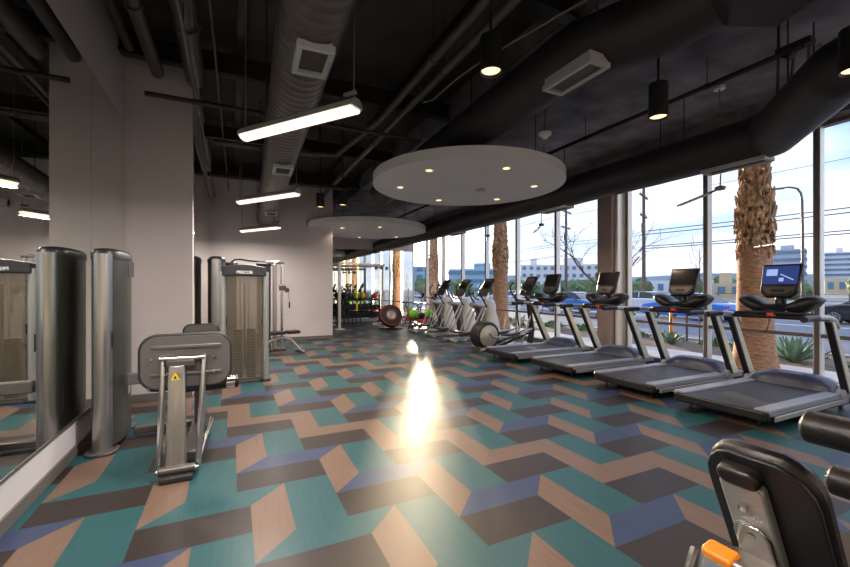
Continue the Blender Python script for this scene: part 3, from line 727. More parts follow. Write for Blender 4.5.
for k, z in enumerate((.37, .69)):
    for j in range(10):
        o = db if first else db.copy()
        if not first: COL.objects.link(o)
        first = False
        o.location = (4.95 - .81 + .18 * j, 16.81, z + .026); 
        tag(o, 'black rubber dumbbell on the %s tier of the far rack, %s' % (row[k], ['at its left end', 'second from its left end', 'third from its left end', 'fourth from its left end', 'just left of its middle', 'just right of its middle', 'fourth from its right end', 'third from its right end', 'second from its right end', 'at its right end'][j]), 'dumbbell', 'dumbbells on the far rack')
cols = [(M_rubber, 'black'), (M_rubber, 'grey'), (M_green, 'lime green'), (M_yellow, 'yellow'), (M_bluev, 'pale blue'), (M_red, 'red')]
cols[1] = (M_gun, 'grey')
for j, (m_, cn) in enumerate(cols):
    tag(MB().lathe([(0, -.10), (.07, -.09), (.125, -.04), (.135, 0), (.125, .04), (.07, .09), (0, .10)], rotm('X', 90), 20).build('medicine_ball', m_, loc=(4.25 + .27 * j, 16.81, 1.175)), '%s medicine ball on the top tier of the far rack' % cn, 'medicine ball', 'medicine balls on the far rack')
for j in range(5):
    t = empty('weight_bar', (4.15 + .17 * j, 16.40, 0), 0, ['black weighted bar leaning leftmost on the far rack', 'black weighted bar, second from the left on the far rack', 'black weighted bar standing in the middle of five on the far rack', 'black weighted bar, second from the right of five on the far rack', 'black weighted bar, rightmost of five on the far rack'][j], 'bar', 'weighted bars leaning on the far rack')
    MB().tube([(0, 0, .02), (.12, .28, 1.50)], .022, 8, 0).build('bar', M_rubber, t)
    MB().tube([(.117, .273, 1.46), (.121, .283, 1.52)], .03, 8, 0).build('end_cap', M_chrome, t)
# tyre shaped trainer on its stand
t = empty('tyre_trainer', (5.25, 13.9, 0), R(-12), 'large black and red tyre tilted on a low stand near the far mirror', 'tyre')
tm_ = Matrix.Translation((0, 0, .47)) @ rotm('Y', 14) @ rotm('X', 62)
MB().ring([(.16, -.10), (.30, -.12), (.40, -.11), (.44, -.05), (.44, .05), (.40, .11), (.30, .12), (.16, .10)], tm_, 36).build('tyre', M_rubber, t)
MB().ring([(.405, .106), (.415, .100), (.42, .110), (.405, .114)], tm_, 36).ring([(.20, .112), (.22, .116), (.22, .124), (.20, .12)], tm_, 36).build('red_ring', M_red, t)
MB().lathe([(.0, .05), (.15, .07), (.17, .11), (.15, .12), (0, .08)], tm_, 28).build('hub', M_silver, t)
MB().box((0, -.05, .03), (.86, .42, .05)).build('stand_board', M_black, t, bevel=0.01)
for sx in (-1, 1): MB().tube([(sx * .3, -.15, .05), (sx * .33, .0, .25)], .022, 8, 0).build('stand_arm', M_chrome, t)
t = empty('ball_stand', (6.12, 13.10, 0), 0, 'low black stand holding two lime green balls', 'stand')
for sx in (-1, 1): MB().tube([(sx * .42, -.18, 0.02), (sx * .42, 0, .42), (sx * .42, .18, 0.02)], .018, 8, 0).build('leg', M_black, t)
MB().tube([(-.46, -.08, .41), (.46, -.08, .41)], .016, 8, 0).tube([(-.46, .08, .41), (.46, .08, .41)], .016, 8, 0).build('rail', M_black, t)
MB().ball((0, 0, .52), .12, 2, (1.1, 1, .9)).build('roller', M_rubber, t)
tag(MB().ball((0, 0, 0), .17, 3).build('exercise_ball', M_green, loc=(5.82, 13.10, .58)), 'lime green ball at the left end of the low stand', 'exercise ball', 'lime green balls')
tag(MB().ball((0, 0, 0), .17, 3).build('exercise_ball', M_green, loc=(6.44, 13.10, .58)), 'lime green ball at the right end of the low stand', 'exercise ball', 'lime green balls')

# ------------------------------------------------------------------ weight towers
M_hoodc = mat('charcoal blue cap plastic', (0.014, 0.016, 0.024), 0.4)
M_smokep = bpy.data.materials.new('smoked translucent panel'); M_smokep.use_nodes = True
_t = M_smokep.node_tree; _b = _t.nodes['Principled BSDF']
_b.inputs['Base Color'].default_value = (0.24, 0.21, 0.16, 1); _b.inputs['Roughness'].default_value = 0.28; _b.inputs['Metallic'].default_value = 0.35
_b.inputs['Alpha'].default_value = 0.36
def tower(loc, rz, w_, d_, h_, label, name='weight_tower', sticker=True, txt=True, stack=True):
    """front faces local -y; silver columns at the two sides"""
    t = empty(name, loc, rz, label, 'weight tower')
    for s_ in (-1, 1):
        cl = []
        MB().prism([(s_ * w_ / 2 + .055 * math.cos(a), .10 * math.sin(a)) for a in [2 * math.pi * k / 20 for k in range(20)]], .03, h_ - .10).build('side_column', M_silver, t, angle=40)
        MB().prism(rrect(.16, .26, .06, cx=s_ * w_ / 2), 0, .03).build('foot', M_black, t, bevel=0.006)
        MB().box((s_ * (w_ / 2 - .055), -.055, h_ * .52), (.014, .03, .13)).build('latch', M_black, t)
    MB().box((0, -.07, h_ / 2 - .02), (w_ - .11, .012, h_ - .20)).build('front_panel', M_smokep, t, bevel=0.003)
    MB().box((0, .09, h_ / 2 - .02), (w_ - .11, .012, h_ - .20)).build('rear_panel', M_smokep, t, bevel=0.003)
    MB().box((0, .0, .055), (w_ - .06, .15, .04)).box((0, 0, h_ - .13), (w_ - .06, .14, .04)).build('cross_member', M_gun, t, bevel=0.004)
    # curved cap
    P = [(-w_ / 2 - .01, h_ - .17), (w_ / 2 + .01, h_ - .17)]
    P += [(w_ / 2 + .01 - (w_ + .02) * k / 12, h_ - .03 + .045 * math.sin(math.pi * k / 12)) for k in range(13)]
    cap = MB().prism(P, -.13, .10, MY).build('top_cap', M_hoodc, t, bevel=0.012)
    if txt: text_mb('PRECOR', .062, Matrix.Translation((0, -.145, h_ - .115)) @ rotm('X', 90), 'lettering', M_text, cap, .0015)
    if stack:
        for s_ in (-1, 1): MB().cyl((s_ * .06, .01, .08), (s_ * .06, .01, h_ - .2), .012, seg=10).build('guide_rod', M_chrome, t)
        for s_ in (-1, 1):
            q = MB()
            for k in range(17): q.box((s_ * .095, .01, .10 + k * .045), (.13, .11, .039))
            q.build('plate_stack', M_rubber, t, bevel=0.002)
        MB().box((0, -.01, .9), (.03, .02, 1.3)).build('cable', M_gun, t)
    return t
tower((0.17, 7.05, 0), 0, .62, .2, 1.86, 'freestanding weight tower facing the camera with white lettering on its dark cap', stack=True)

# tall oval tower by the left wall, long axis along the wall
def oval_tower():
    t = empty('weight_tower', (-1.07, 4.90, 0), 0, 'tall weight tower standing against the left mirror wall with a silver front column', 'weight tower')
    h_ = 1.86
    sec = lambda z, gx=1, gy=1: [(gx * .13 * math.copysign(abs(math.cos(a)) ** .75, math.cos(a)), gy * .36 * math.copysign(abs(math.sin(a)) ** .9, math.sin(a)) + .02, z) for a in [2 * math.pi * k / 32 for k in range(32)]]
    MB().rings([sec(.05), sec(h_ - .09)]).build('housing', M_smoke, t, angle=30)
    MB().rings([sec(h_ - .09, 1.05, 1.03), sec(h_ - .03, 1.06, 1.03), sec(h_ + .0, .9, .96), sec(h_ + .012, .6, .7)]).build('top_cap', M_hoodc, t, angle=50)
    MB().prism([(.075 * math.cos(a), .07 * math.sin(a) - .335) for a in [2 * math.pi * k / 20 for k in range(20)]], .03, h_ - .05).build('side_column', M_steel, t)
    MB().prism([(.075 * math.cos(a), .07 * math.sin(a) + .38) for a in [2 * math.pi * k / 20 for k in range(20)]], .03, h_ - .05).build('side_column', M_steel, t)
    MB().prism(rrect(.24, .24, .08, cy=-.33), 0, .03).build('foot', M_gun, t, bevel=0.008)
    MB().prism(rrect(.24, .24, .08, cy=.38), 0, .03).build('foot', M_gun, t, bevel=0.008)
    MB().box((0.079, -.34, 1.03), (.012, .03, .15)).build('latch', M_black, t)
    MB().box((.132, .12, h_ - .17), (.008, .22, .16)).build('instruction_plate', M_gun, t, bevel=0.003)
    MB().box((.132, .02, .50), (.008, .06, .10)).build('sticker', M_silver, t)
    return t
ot = oval_tower()
o = copy_tree(ot); o.location = (-.28, 8.75, 0); o.scale = (1.15, 1.1, 1.12); tag(o, 'tall dark tower close to the recess mirror, half hidden behind the lettered tower', 'weight tower')

# ------------------------------------------------------------------ leg machine seen from behind (grey shield on a steel A-frame)
t = empty('leg_press_machine', (-.36, 3.80, 0), 0, 'weight machine with a rounded grey shield on a steel leg, yellow warning sticker', 'exercise machine')
P = rrect(.64, .42, .12, 7)
shp = Matrix.Translation((0.02, 0.06, .90)) @ rotm('Z', 3) @ MY
low = [(a, b) for a, b in P]
sh_ = MB().prism(low, -.022, .022, shp).build('shield', M_shield, t, bevel=0.006)
rim = MB(); pts = [shp @ Vector((a * 1.012, b * 1.02, 0)) for a, b in P]
def loop_tube(pts, r, seg=8):
    n_ = len(pts); rs = []
    cen = sum(pts, Vector()) / n_
    nrm = (pts[0] - cen).cross(pts[n_ // 4] - cen).normalized()
    for i, p in enumerate(pts):
        tdir = (pts[(i + 1) % n_] - pts[i - 1]).normalized(); b_ = tdir.cross(nrm)
        rs.append([p + nrm * r * 1.6 * math.cos(2 * math.pi * k / seg) + b_ * r * math.sin(2 * math.pi * k / seg) for k in range(seg)])
    return rs
rim.rings(loop_tube(pts, .014), closed=True).build('rubber_edge', M_rubber, sh_)
MB().box((.02, .028, 1.02), (.50, .02, .03)).build('shield_rib', M_shield, sh_, bevel=0.008)
MB().box((.02, .028, .80), (.50, .02, .025)).build('shield_rib', M_shield, sh_, bevel=0.008)
for bx in (-.22, -.12, .12, .22):
    for bz in (.93, .80): MB().cyl((bx, .0, bz), (bx, .045, bz), .009, seg=8).build('bolt', M_chrome, sh_)
MB().prism([(-.075, .0), (.075, .0), (.055, .82), (-.055, .82)], -.035, .035, Matrix.Translation((-.045, -.08, .06)) @ rotm('X', -6) @ MY).build('centre_post', M_steel, t, bevel=0.012)
for s_ in (-1, 1):
    MB().tube([(-.03 + s_ * .135, -.04, .06), (-.01 + s_ * .14, 0.0, .55), (.0 + s_ * .145, .03, .95)], .024, 12, 1).build('side_strut', M_chrome, t)
MB().cyl((-.17, 0.015, .93), (.15, 0.015, .93), .022).build('top_axle', M_chrome, t)
MB().box((-.02, .0, .89), (.20, .05, .05)).build('top_bracket', M_gun, t, bevel=0.006)
MB().cyl((-.16, -.11, .075), (.09, -.11, .075), .034).build('foot_roller', M_gun, t)
MB().box((-.035, -.14, .025), (.23, .10, .045)).build('foot_block', M_rubber, t, bevel=0.01)
for s_ in (-1, 1): MB().cyl((-.035 + s_ * .125, -.11, .075), (-.035 + s_ * .145, -.11, .075), .022).build('roller_cap', M_chrome, t)
MB().tube([(.10, .02, .07), (.12, .35, .12), (.16, .9, .12), (.16, 1.0, .12)], .025, 10, 1).build('linkage', M_chrome, t)
tri = [(-.032, -.02), (.032, -.02), (0, .034)]
MB().prism(tri, .0, .003, Matrix.Translation((-.045, -.113, .80)) @ rotm('X', -6) @ MY @ Matrix.Scale(-1, 4, (0, 0, 1))).build('warning_sticker', M_yellow, t, smooth=False)
MB().prism([(-.012, -.011), (.012, -.011), (0, .014)], .0035, .0045, Matrix.Translation((-.045, -.113, .80)) @ rotm('X', -6) @ MY @ Matrix.Scale(-1, 4, (0, 0, 1))).build('warning_symbol', M_black, t, smooth=False)
MB().box((.04, .75, .085), (.12, 1.3, .09)).box((-.27, 1.15, .06), (.54, .10, .07)).build('floor_beam', M_gun, t, bevel=0.012)
MB().box((-.29, .95, .62), (.54, .07, .11)).box((-.05, .52, .70), (.06, .90, .08)).build('transfer_beam', M_shield, t, bevel=0.012)
MB().cyl((.14, .18, .66), (.40, .22, .66), .055).build('padded_roller', M_leather, t)
MB().cyl((.30, .20, .66), (.37, .211, .66), .058).build('roller_end', M_chrome, t)
MB().tube([(-.05, .25, .68), (-.16, .18, .645), (-.25, .17, .66)], .018, 8, 1).build('handle', M_black, t)
MB().ball((-.26, .17, .665), .02, 2).build('handle_knob', M_chrome, t)
MB().prism(rrect(.42, .42, .07), .48, .56, Matrix.Translation((.05, .95, 0))).build('seat', M_leather, t, bevel=0.02)
MB().box((.05, .95, .28), (.08, .10, .40)).build('seat_post', M_gun, t)
MB().prism(rrect(.36, .50, .08), -.04, .04, Matrix.Translation((.05, 1.24, .86)) @ rotm('X', -12) @ MY).build('backrest', M_leather, t, bevel=0.02)

# ------------------------------------------------------------------ cable crossover at the back wall
t = empty('cable_crossover', (0.22, 10.3, 0), 0, 'cable crossover frame behind the lettered weight tower, with a hanging rope handle', 'cable machine')
for k, xx in enumerate((-.28, .45)):
    MB().prism(rrect(.30, .42, .14, cx=xx), .04, 2.02).build('stack_housing', M_smoke, t, angle=30)
    MB().prism(rrect(.34, .46, .15, cx=xx), 2.02, 2.08).build('housing_cap', M_hoodc, t, bevel=0.01)
    MB().prism(rrect(.40, .60, .12, cx=xx), 0, .04).build('foot', M_gun, t, bevel=0.008)
MB().box((.69, -.05, 1.05), (.09, .11, 2.06)).build('column', M_steel, t, bevel=0.012)
MB().cyl((.85, -.05, .05), (.85, -.05, 2.08), .03).build('guide_post', M_chrome, t)
MB().box((.70, -.05, .03), (.44, .30, .05)).build('base_bracket', M_gun, t, bevel=0.008)
MB().box((.70, -.05, 2.10), (.40, .10, .05)).build('end_bracket', M_gun, t, bevel=0.008)
MB().tube([(-.28, 0, 2.06), (-.15, -.02, 2.18), (.2, -.03, 2.12), (.8, -.05, 2.13)], .022, 8, 1).build('top_bar', M_chrome, t)
MB().box((.86, -.10, 1.50), (.16, .12, .12)).cyl((.96, -.14, 1.45), (.96, -.08, 1.45), .06).build('pulley_carriage', M_gun, t, bevel=0.01)
MB().tube([(1.00, -.11, 1.42), (1.02, -.11, 1.15)], .010, 8, 0).build('cable', M_silver, t)
MB().cyl((1.02, -.11, 1.02), (1.02, -.11, 1.16), .018).build('handle', M_black, t)
# weight bench beside it
t = empty('weight_bench', (1.05, 9.75, 0), R(15), 'small adjustable bench with black pad beside the cable crossover', 'bench')
MB().prism(rrect(.62, .28, .06), .44, .51, Matrix.Translation((-.28, 0, 0))).build('back_pad', M_leather, t, bevel=0.015)
MB().prism(rrect(.30, .28, .05), .44, .51, Matrix.Translation((.22, 0, 0))).build('seat_pad', M_leather, t, bevel=0.015)
MB().tube([(-.55, 0, .05), (-.30, 0, .34), (.10, 0, .38), (.40, 0, .05)], .035, 10, 1).build('frame', M_silver, t)
for xx in (-.55, .40): MB().box((xx, 0, .03), (.07, .44, .05)).build('foot', M_silver, t, bevel=0.01)
for s_ in (-1, 1): MB().cyl((-.55, s_ * .20, .05), (-.55, s_ * .235, .05), .05).build('wheel', M_rubber, t)

# ------------------------------------------------------------------ machine at the lower right: backrest, bracket, orange lever, rollers
t = empty('leg_curl_machine', (1.75, .66, 0), 0, 'black padded machine at the lower right corner with an orange lever', 'exercise machine')
Mb = Matrix.Translation((-.245, 0.005, .755)) @ rotm('Y', -26)
P = [(-.15, -.30)] + [(.15, -.30)] + [(.15, .14)] + [(.15 - .10 * (1 - math.cos(R(a))), .14 + .13 * math.sin(R(a))) for a in (20, 40, 60, 80)] + [(-.15 + .10 * (1 - math.cos(R(a))), .14 + .13 * math.sin(R(a))) for a in (80, 60, 40, 20)] + [(-.15, .14)]
bp_ = MB().prism(P, .012, .075, Mb @ MX).build('backrest', M_leather, t, bevel=0.022)
P2 = [(a * .96, b * .975) for a, b in P]
MB().prism(P2, .0, .014, Mb @ MX).build('back_board', M_black, bp_, bevel=0.004)
ch = [(-.03, -.36), (.09, -.36), (.09, .17), (.06, .20), (0, .20), (-.03, .17)]
br = MB().prism(ch, -.035, .0, Mb @ MX).build('bracket', M_silver, t, bevel=0.008)
MB().prism(rrect(.115, .06, .028, cx=.03, cy=.20), -.042, .006, Mb @ MX).build('bracket_cap', M_leather, br, bevel=0.01)
for b_ in (.10, -.01): MB().cyl(Mb @ Vector((-.055, .03, b_)), Mb @ Vector((-.03, .03, b_)), .013, seg=8).build('bolt', M_chrome, br)
MB().prism([(-.02, -.30), (.08, -.30), (.08, -.01), (.06, .03), (0, .03), (-.02, -.01)], -.052, -.036, Mb @ MX).build('clevis', M_chrome, br, bevel=0.004)
MB().box((-.27, 0.02, .60), (.36, .17, .10), Matrix.Rotation(R(18), 3, 'Y')).box((-.06, 0, .25), (.12, .10, .48)).build('support_tube', M_steel, t, bevel=0.012)
MB().prism(rrect(.06, .09, .015), .0, .05, Matrix.Translation((-.40, .055, .655)) @ rotm('Y', -14)).build('lever', M_orange, t, bevel=0.008)
MB().tube([(-.36, .12, .50), (-.40, .16, .56), (-.34, .17, .62)], .016, 8, 1).build('side_handle', M_gun, t)
MB().box((.35, 0, .06), (1.3, .12, .08)).box((-.25, 0, .04), (.10, .62, .06)).box((.95, 0, .04), (.10, .62, .06)).build('floor_beam', M_gun, t, bevel=0.012)
MB().prism(rrect(.40, .34, .06), .50, .57, Matrix.Translation((.20, 0, 0)) @ rotm('Y', -5)).build('seat', M_leather, t, bevel=0.02)
for k, (rx, rz_) in enumerate(((.30, .955), (.52, .70))):
    MB().cyl((rx, -.36, rz_), (rx, .125, rz_), .062, seg=24).build('padded_roller', M_leather, t, bevel=0.01)
    MB().cyl((rx, .125, rz_), (rx, .137, rz_), .040, .034, seg=20).build('roller_end', M_chrome, t)
MB().tube([(.60, -.40, .10), (.62, -.40, .70), (.52, -.40, .70)], .025, 10, 0).tube([(.62, -.40, .70), (.30, -.40, .955), (.30, -.36, .955)], .025, 10, 0).tube([(.52, -.40, .70), (.52, -.34, .70)], .025, 10, 0).box((.60, -.20, .06), (.08, .44, .06)).build('roller_arm', M_steel, t)

# ------------------------------------------------------------------ outside: pavement, planting bed, road
M_walk = mat('pale concrete paving', (0.46, 0.45, 0.45), 0.7, noise_s=4, noise_a=0.1)
M_road = mat('asphalt', (0.13, 0.14, 0.17), 0.75, noise_s=8, noise_a=0.12)
M_kerb = mat('kerb concrete', (0.40, 0.40, 0.41), 0.7)
M_soil = mat('gravel and mulch', (0.13, 0.09, 0.065), 0.9, noise_s=14, noise_a=0.6, bump=0.6)
M_lot = mat('dry far ground', (0.24, 0.23, 0.20), 0.9, noise_s=0.6, noise_a=0.2)
M_line = mat('road paint', (0.7, 0.7, 0.68), 0.6)
M_agave = mat('agave green', (0.17, 0.30, 0.21), 0.5, noise_s=5, noise_a=0.25)
M_leafy = mat('shrub green', (0.10, 0.20, 0.05), 0.6, noise_s=9, noise_a=0.5)
M_tree = mat('distant tree green', (0.07, 0.13, 0.05), 0.7, noise_s=1.4, noise_a=0.5)
M_bark = mat('grey bark', (0.12, 0.09, 0.085), 0.8, noise_s=5, noise_a=0.3)
M_palm = mat('palm trunk fibre', (0.38, 0.205, 0.115), 0.85, noise_s=9, noise_a=0.45, bump=0.8, stretch=(1, 1, 4))
M_boot = mat('palm leaf boots', (0.44, 0.27, 0.15), 0.8, noise_s=11, noise_a=0.8)
M_frond = mat('palm frond green', (0.08, 0.15, 0.04), 0.6)
M_wood = mat('pole timber', (0.13, 0.09, 0.075), 0.85, noise_s=4, noise_a=0.3)
M_wire = mat('overhead wire', (0.05, 0.05, 0.06), 0.6)
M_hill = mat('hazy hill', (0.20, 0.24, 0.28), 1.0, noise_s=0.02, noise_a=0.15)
c = MB(); c.box((8.85, 10, -.10), (2.0, 90, .16)); struct(c.build('pavement', M_walk, smooth=False))
c = MB(); c.box((11.1, 10, -.14), (2.5, 90, .20)); struct(c.build('planting_bed', M_soil, smooth=False))
c = MB(); c.box((12.45, 10, -.13), (.2, 90, .26)); k_ = struct(c.build('kerb', M_kerb, smooth=False, bevel=0.02))
c = MB(); c.box((22.5, 30, -.25), (19.9, 200, .2)); struct(c.build('road', M_road, smooth=False))
MB().box((22.4, 30, -.146), (.12, 200, .006)).box((22.7, 30, -.146), (.12, 200, .006)).build('lane_line', M_line, smooth=False)
bpy.data.objects['lane_line']['kind'] = 'structure'
c = MB(); c.box((33.5, 30, -.14), (2.2, 200, .22)); struct(c.build('far_pavement', M_walk, smooth=False))
c = MB(); c.box((230, 200, -.35), (800, 900, .3)); struct(c.build('ground', M_lot, smooth=False))
# hills on the horizon
c = MB(); rs = []
for k in range(61):
    a = R(-25 + 150 * k / 60); d = 700
    hh = 14 + 22 * noise.noise(Vector((k * .13, 3.1, 0))) + 10 * noise.noise(Vector((k * .5, 8.1, 0)))
    if 10 < k < 24: hh *= .5
    hh = max(5, hh)
    p = Vector((d * math.sin(a), d * math.cos(a), -1)); q = Vector(((d + 90) * math.sin(a), (d + 90) * math.cos(a), -1))
    rs.append([p, p.lerp(q, .5) + Vector((0, 0, hh + 4)), q + Vector((0, 0, 1))])
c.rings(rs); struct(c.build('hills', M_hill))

# palms
random.seed(4)
def make_palm(h_=8.2):
    t = empty('palm_tree', (0, 0, 0))
    rs = []
    for k in range(42):
        z = h_ * k / 41
        r_ = .325 + .12 * math.exp(-z * 3) - .014 * z - .05 * min(1, max(0, (z - 2.2) / .3))
        rs.append([((r_ + .012 * noise.noise(Vector((j * .7, z * 3, 0)))) * math.cos(2 * math.pi * j / 24), (r_ + .012 * noise.noise(Vector((j * .7, z * 3, 5)))) * math.sin(2 * math.pi * j / 24), z - .02) for j in range(24)])
    MB().rings(rs).build('trunk', M_palm, t)
    b = MB(); z = 2.25; k = 0
    while z < h_ - .2:
        rr = .285 + .060 * math.sin(min(1, (z - 2.2) / 1.1) * math.pi) - .02 * (z - 2.2)
        for j in range(18):
            a = 2 * math.pi * (j / 18) + k * .61 + random.uniform(-.12, .12)
            ca, sa = math.cos(a), math.sin(a); L = random.uniform(.09, .24); fl_ = random.uniform(-.005, .035); w_ = random.uniform(.03, .07); up = random.choice((1, -1))
            base = Vector((ca * (rr - .04), sa * (rr - .04), z)); tip = Vector((ca * (rr + fl_), sa * (rr + fl_), z + up * L)); side = Vector((-sa, ca, 0)) * w_
            tw = side * random.uniform(.15, .4) + Vector((0, 0, random.uniform(-.08, .08)))
            o_ = Vector((ca, sa, 0)) * .02
            b.rings([[base - side, base + side, base + side - o_ * 2, base - side - o_ * 2], [tip - tw, tip + tw, tip + tw - o_, tip - tw - o_]])
        z += .062; k += 1
    b.build('leaf_boots', M_boot, t, smooth=False)
    f = MB()
    for j in range(34):
        a = j * 2.4; el = R(random.uniform(-35, 75)); L = random.uniform(1.7, 2.3)
        pts = []
        for q in range(7):
            s_ = q / 6; rr = .2 + L * s_ * math.cos(el) ; zz = h_ + L * s_ * math.sin(el) - .9 * s_ * s_
            pts.append(Vector((math.cos(a) * rr, math.sin(a) * rr, zz)))
        side = Vector((-math.sin(a), math.cos(a), 0))
        f.rings([[p - side * wv, p + Vector((0, 0, .02)), p + side * wv, p - Vector((0, 0, .02))] for p, wv in zip(pts, (.03, .03, .05, .35, .45, .30, .02))])
    f.build('crown', M_frond, t, smooth=False)
    return t
pm = make_palm()
for i, (x, y, l) in enumerate([(8.72, 4.08, 'big palm trunk with shaggy husks right outside the glass behind the nearest treadmill'),
                               (9.0, 12.3, 'palm trunk outside, rising behind the elliptical with the flywheel'),
                               (10.25, 20.3, 'furthest palm trunk outside, next to the sun')]):
    o = pm if i == 0 else copy_tree(pm); o.location = (x, y, -.02); o.scale = (.88, .88, 1); o.rotation_euler = (0, 0, i * 1.3); tag(o, l, 'palm tree', 'palms along the pavement')
# agaves
def make_agave(name='agave'):
    t = MB(); n_ = 30
    for j in range(n_):
        a = j * 2.39996; el = R(18 + 62 * (j / n_)); L = .52 - .12 * (j / n_)
        ca, sa = math.cos(a), math.sin(a); side = Vector((-sa, ca, 0)); rs = []
        for s_, wv in ((0, .05), (.3, .07), (.65, .045), (1, .004)):
            rr = .03 + L * s_ * math.cos(el); z = .02 + L * s_ * math.sin(el) + .05 * s_ * s_
            p = Vector((ca * rr, sa * rr, z)); nrm = Vector((-ca * math.sin(el), -sa * math.sin(el), math.cos(el)))
            rs.append([p - side * wv + nrm * .012, p - nrm * .012, p + side * wv + nrm * .012, p + nrm * .004])
        t.rings(rs)
    return t.build(name, M_agave)
ag = make_agave()
aspots = [(10.55, 4.25, 1.15, 'largest grey green agave, in the bed to the right of the big palm'), (10.8, 7.0, .75, 'agave in the bed beyond the second treadmill'), (11.3, 2.6, .8, 'agave in the bed at the right edge of the view'),
          (10.6, 8.7, .7, 'agave in the bed seen between column and second treadmill'), (11.4, 5.6, .7, 'agave just left of the big palm, nearer the kerb'), (10.7, 11.2, .7, 'agave in the bed left of the column'), (11.2, 14.0, .7, 'agave in the bed near the second palm')]
for i, (x, y, s_, l) in enumerate(aspots):
    o = ag if i == 0 else ag.copy()
    if i: COL.objects.link(o)
    o.location = (x, y, -.05); o.scale = (s_, s_, s_); o.rotation_euler = (0, 0, i * .7); tag(o, l, 'plant', 'agaves in the planting bed')
def leafball(r, n_, seed, leaf=.06, flat=.7):
    random.seed(seed); b = MB()
    for _ in range(n_):
        v = Vector((random.gauss(0, 1), random.gauss(0, 1), random.gauss(0, 1))).normalized() * r * random.uniform(.55, 1.0)
        v.z = abs(v.z) * flat
        q = Vector((random.uniform(-1, 1), random.uniform(-1, 1), random.uniform(-.3, 1))).normalized().to_track_quat('Z', 'Y').to_matrix()
        L = leaf * random.uniform(.7, 1.4)
        b.face([v + q @ Vector((-L * .4, 0, 0)), v + q @ Vector((0, -L, 0)), v + q @ Vector((L * .4, 0, 0)), v + q @ Vector((0, L, 0))])
    return b
sh0 = leafball(.34, 260, 3).build('low_shrub', M_leafy, smooth=False)
ss = [(10.9, 3.3), (11.6, 4.4), (11.7, 6.4), (11.6, 7.6), (11.7, 8.6), (11.5, 9.7), (11.6, 10.9), (11.6, 12.3), (10.6, 13.2), (11.5, 15.2), (10.8, 16.4)]
sn = ['right of the large agave', 'behind the large agave', 'just left of the big palm', 'beyond the second treadmill', 'by the orange bollard', 'left of the orange bollard', 'behind the column', 'left of the column near the kerb', 'near the second palm', 'behind the motion trainers', 'closest to the furthest palm']
for i, (x, y) in enumerate(ss):
    o = sh0 if i == 0 else sh0.copy()
    if i: COL.objects.link(o)
    o.location = (x, y, -.05); o.rotation_euler = (0, 0, i * 1.1); sc = .8 + .12 * (i % 4); o.scale = (sc, sc, sc * .9)
    tag(o, 'low green shrub in the planting bed, ' + sn[i], 'shrub', 'low shrubs in the planting bed')
t = empty('bollard', (12.2, 7.9, -.03), 0, 'orange traffic bollard standing in the planting bed', 'bollard')
MB().lathe([(.055, .03), (.05, .9), (.03, .95), (0, .95)]).build('post', M_orange, t)
MB().lathe([(.14, 0), (.14, .03), (.06, .05), (0, .05)]).build('base', M_rubber, t)
for x, y, l in ((11.9, 7.25, 'thin timber stake of the young tree right of the orange bollard'), (11.9, 5.75, 'thin timber stake nearer the big palm')):
    tag(MB().cyl((0, 0, -.05), (0, 0, 1.5), .03, seg=8).build('tree_stake', M_wood, loc=(x, y, 0)), l, 'stake')
t = empty('young_tree', (11.9, 6.9, 0), 0, 'slender bare young tree tied between two stakes', 'tree')
MB().tube([(0, 0, -.05), (.02, .01, 1.3), (0, 0, 2.6)], lambda f: .02 - .012 * f, 7, 1).build('trunk', M_bark, t)
b = MB(); random.seed(8)
for k in range(12):
    a = k * 2.4; z = 1.3 + .1 * k; b.tube([(0, 0, z), (.18 * math.cos(a), .18 * math.sin(a), z + .25), (.25 * math.cos(a), .25 * math.sin(a), z + .6)], .006, 5, 0)
b.build('branches', M_bark, t)

# bare street tree
random.seed(21)
t = empty('bare_tree', (15.2, 12.4, -.15), 0, 'leafless tree across the glass left of the column', 'tree')
tr = MB(); tw_ = MB()
def branch(mb_, p, d, L, r_, dep):
    pts = [p]; q = p.copy(); dd = d.copy()
    for _ in range(4):
        dd = (dd + Vector((random.uniform(-.25, .25), random.uniform(-.25, .25), random.uniform(-.12, .18)))).normalized(); q = q + dd * L / 4; pts.append(q.copy())
    (mb_ if dep > 0 else mb_).tube(pts, lambda f: r_ * (1 - .45 * f), 6 if dep < 3 else 4, 0)
    if dep < 5:
        for _ in range(3 if dep < 4 else 2):
            ax = Vector((random.uniform(-1, 1), random.uniform(-1, 1), random.uniform(-.35, .6))).normalized()
            nd = (dd + ax * .95).normalized()
            branch(tw_, pts[random.choice((2, 3, 4))], nd, L * random.uniform(.6, .82), r_ * .52, dep + 1)
branch(tr, Vector((0, 0, 0)), Vector((-.30, .22, 1)), 2.5, .12, 0)
tr.build('trunk', M_bark, t); tw_.build('branches', M_bark, t)

# utility poles, wires, street lamp
PZ = []
def upole(x, y, h_, label):
    t = empty('utility_pole', (x, y, -.1), 0, label, 'utility pole', 'timber utility poles')
    MB().cyl((0, 0, 0), (0, 0, h_), .16, .11, 12).build('pole', M_wood, t)
    for z, L in ((h_ - .7, 2.6), (h_ - 2.3, 2.2)):
        a_ = MB().box((0, 0, z), (L, .11, .11), Matrix.Rotation(R(24), 3, 'Z')).build('cross_arm', M_wood, t)
        for s_ in (-1, -.6, .6, 1): MB().cyl((s_ * L * .46 * math.cos(R(24)), s_ * L * .46 * math.sin(R(24)), z + .05), (s_ * L * .46 * math.cos(R(24)), s_ * L * .46 * math.sin(R(24)), z + .22), .04, seg=8).build('insulator', M_ivory, a_)
    MB().cyl((-.25, -.1, h_ - 3.6), (-.25, -.1, h_ - 2.9), .16).build('transformer', M_gun, t)
upole(30, 21.7, 9.7, 'tall timber utility pole seen through the pane just right of the column')
upole(30, 30.1, 9.9, 'tall timber utility pole seen left of the column behind the furthest treadmill')
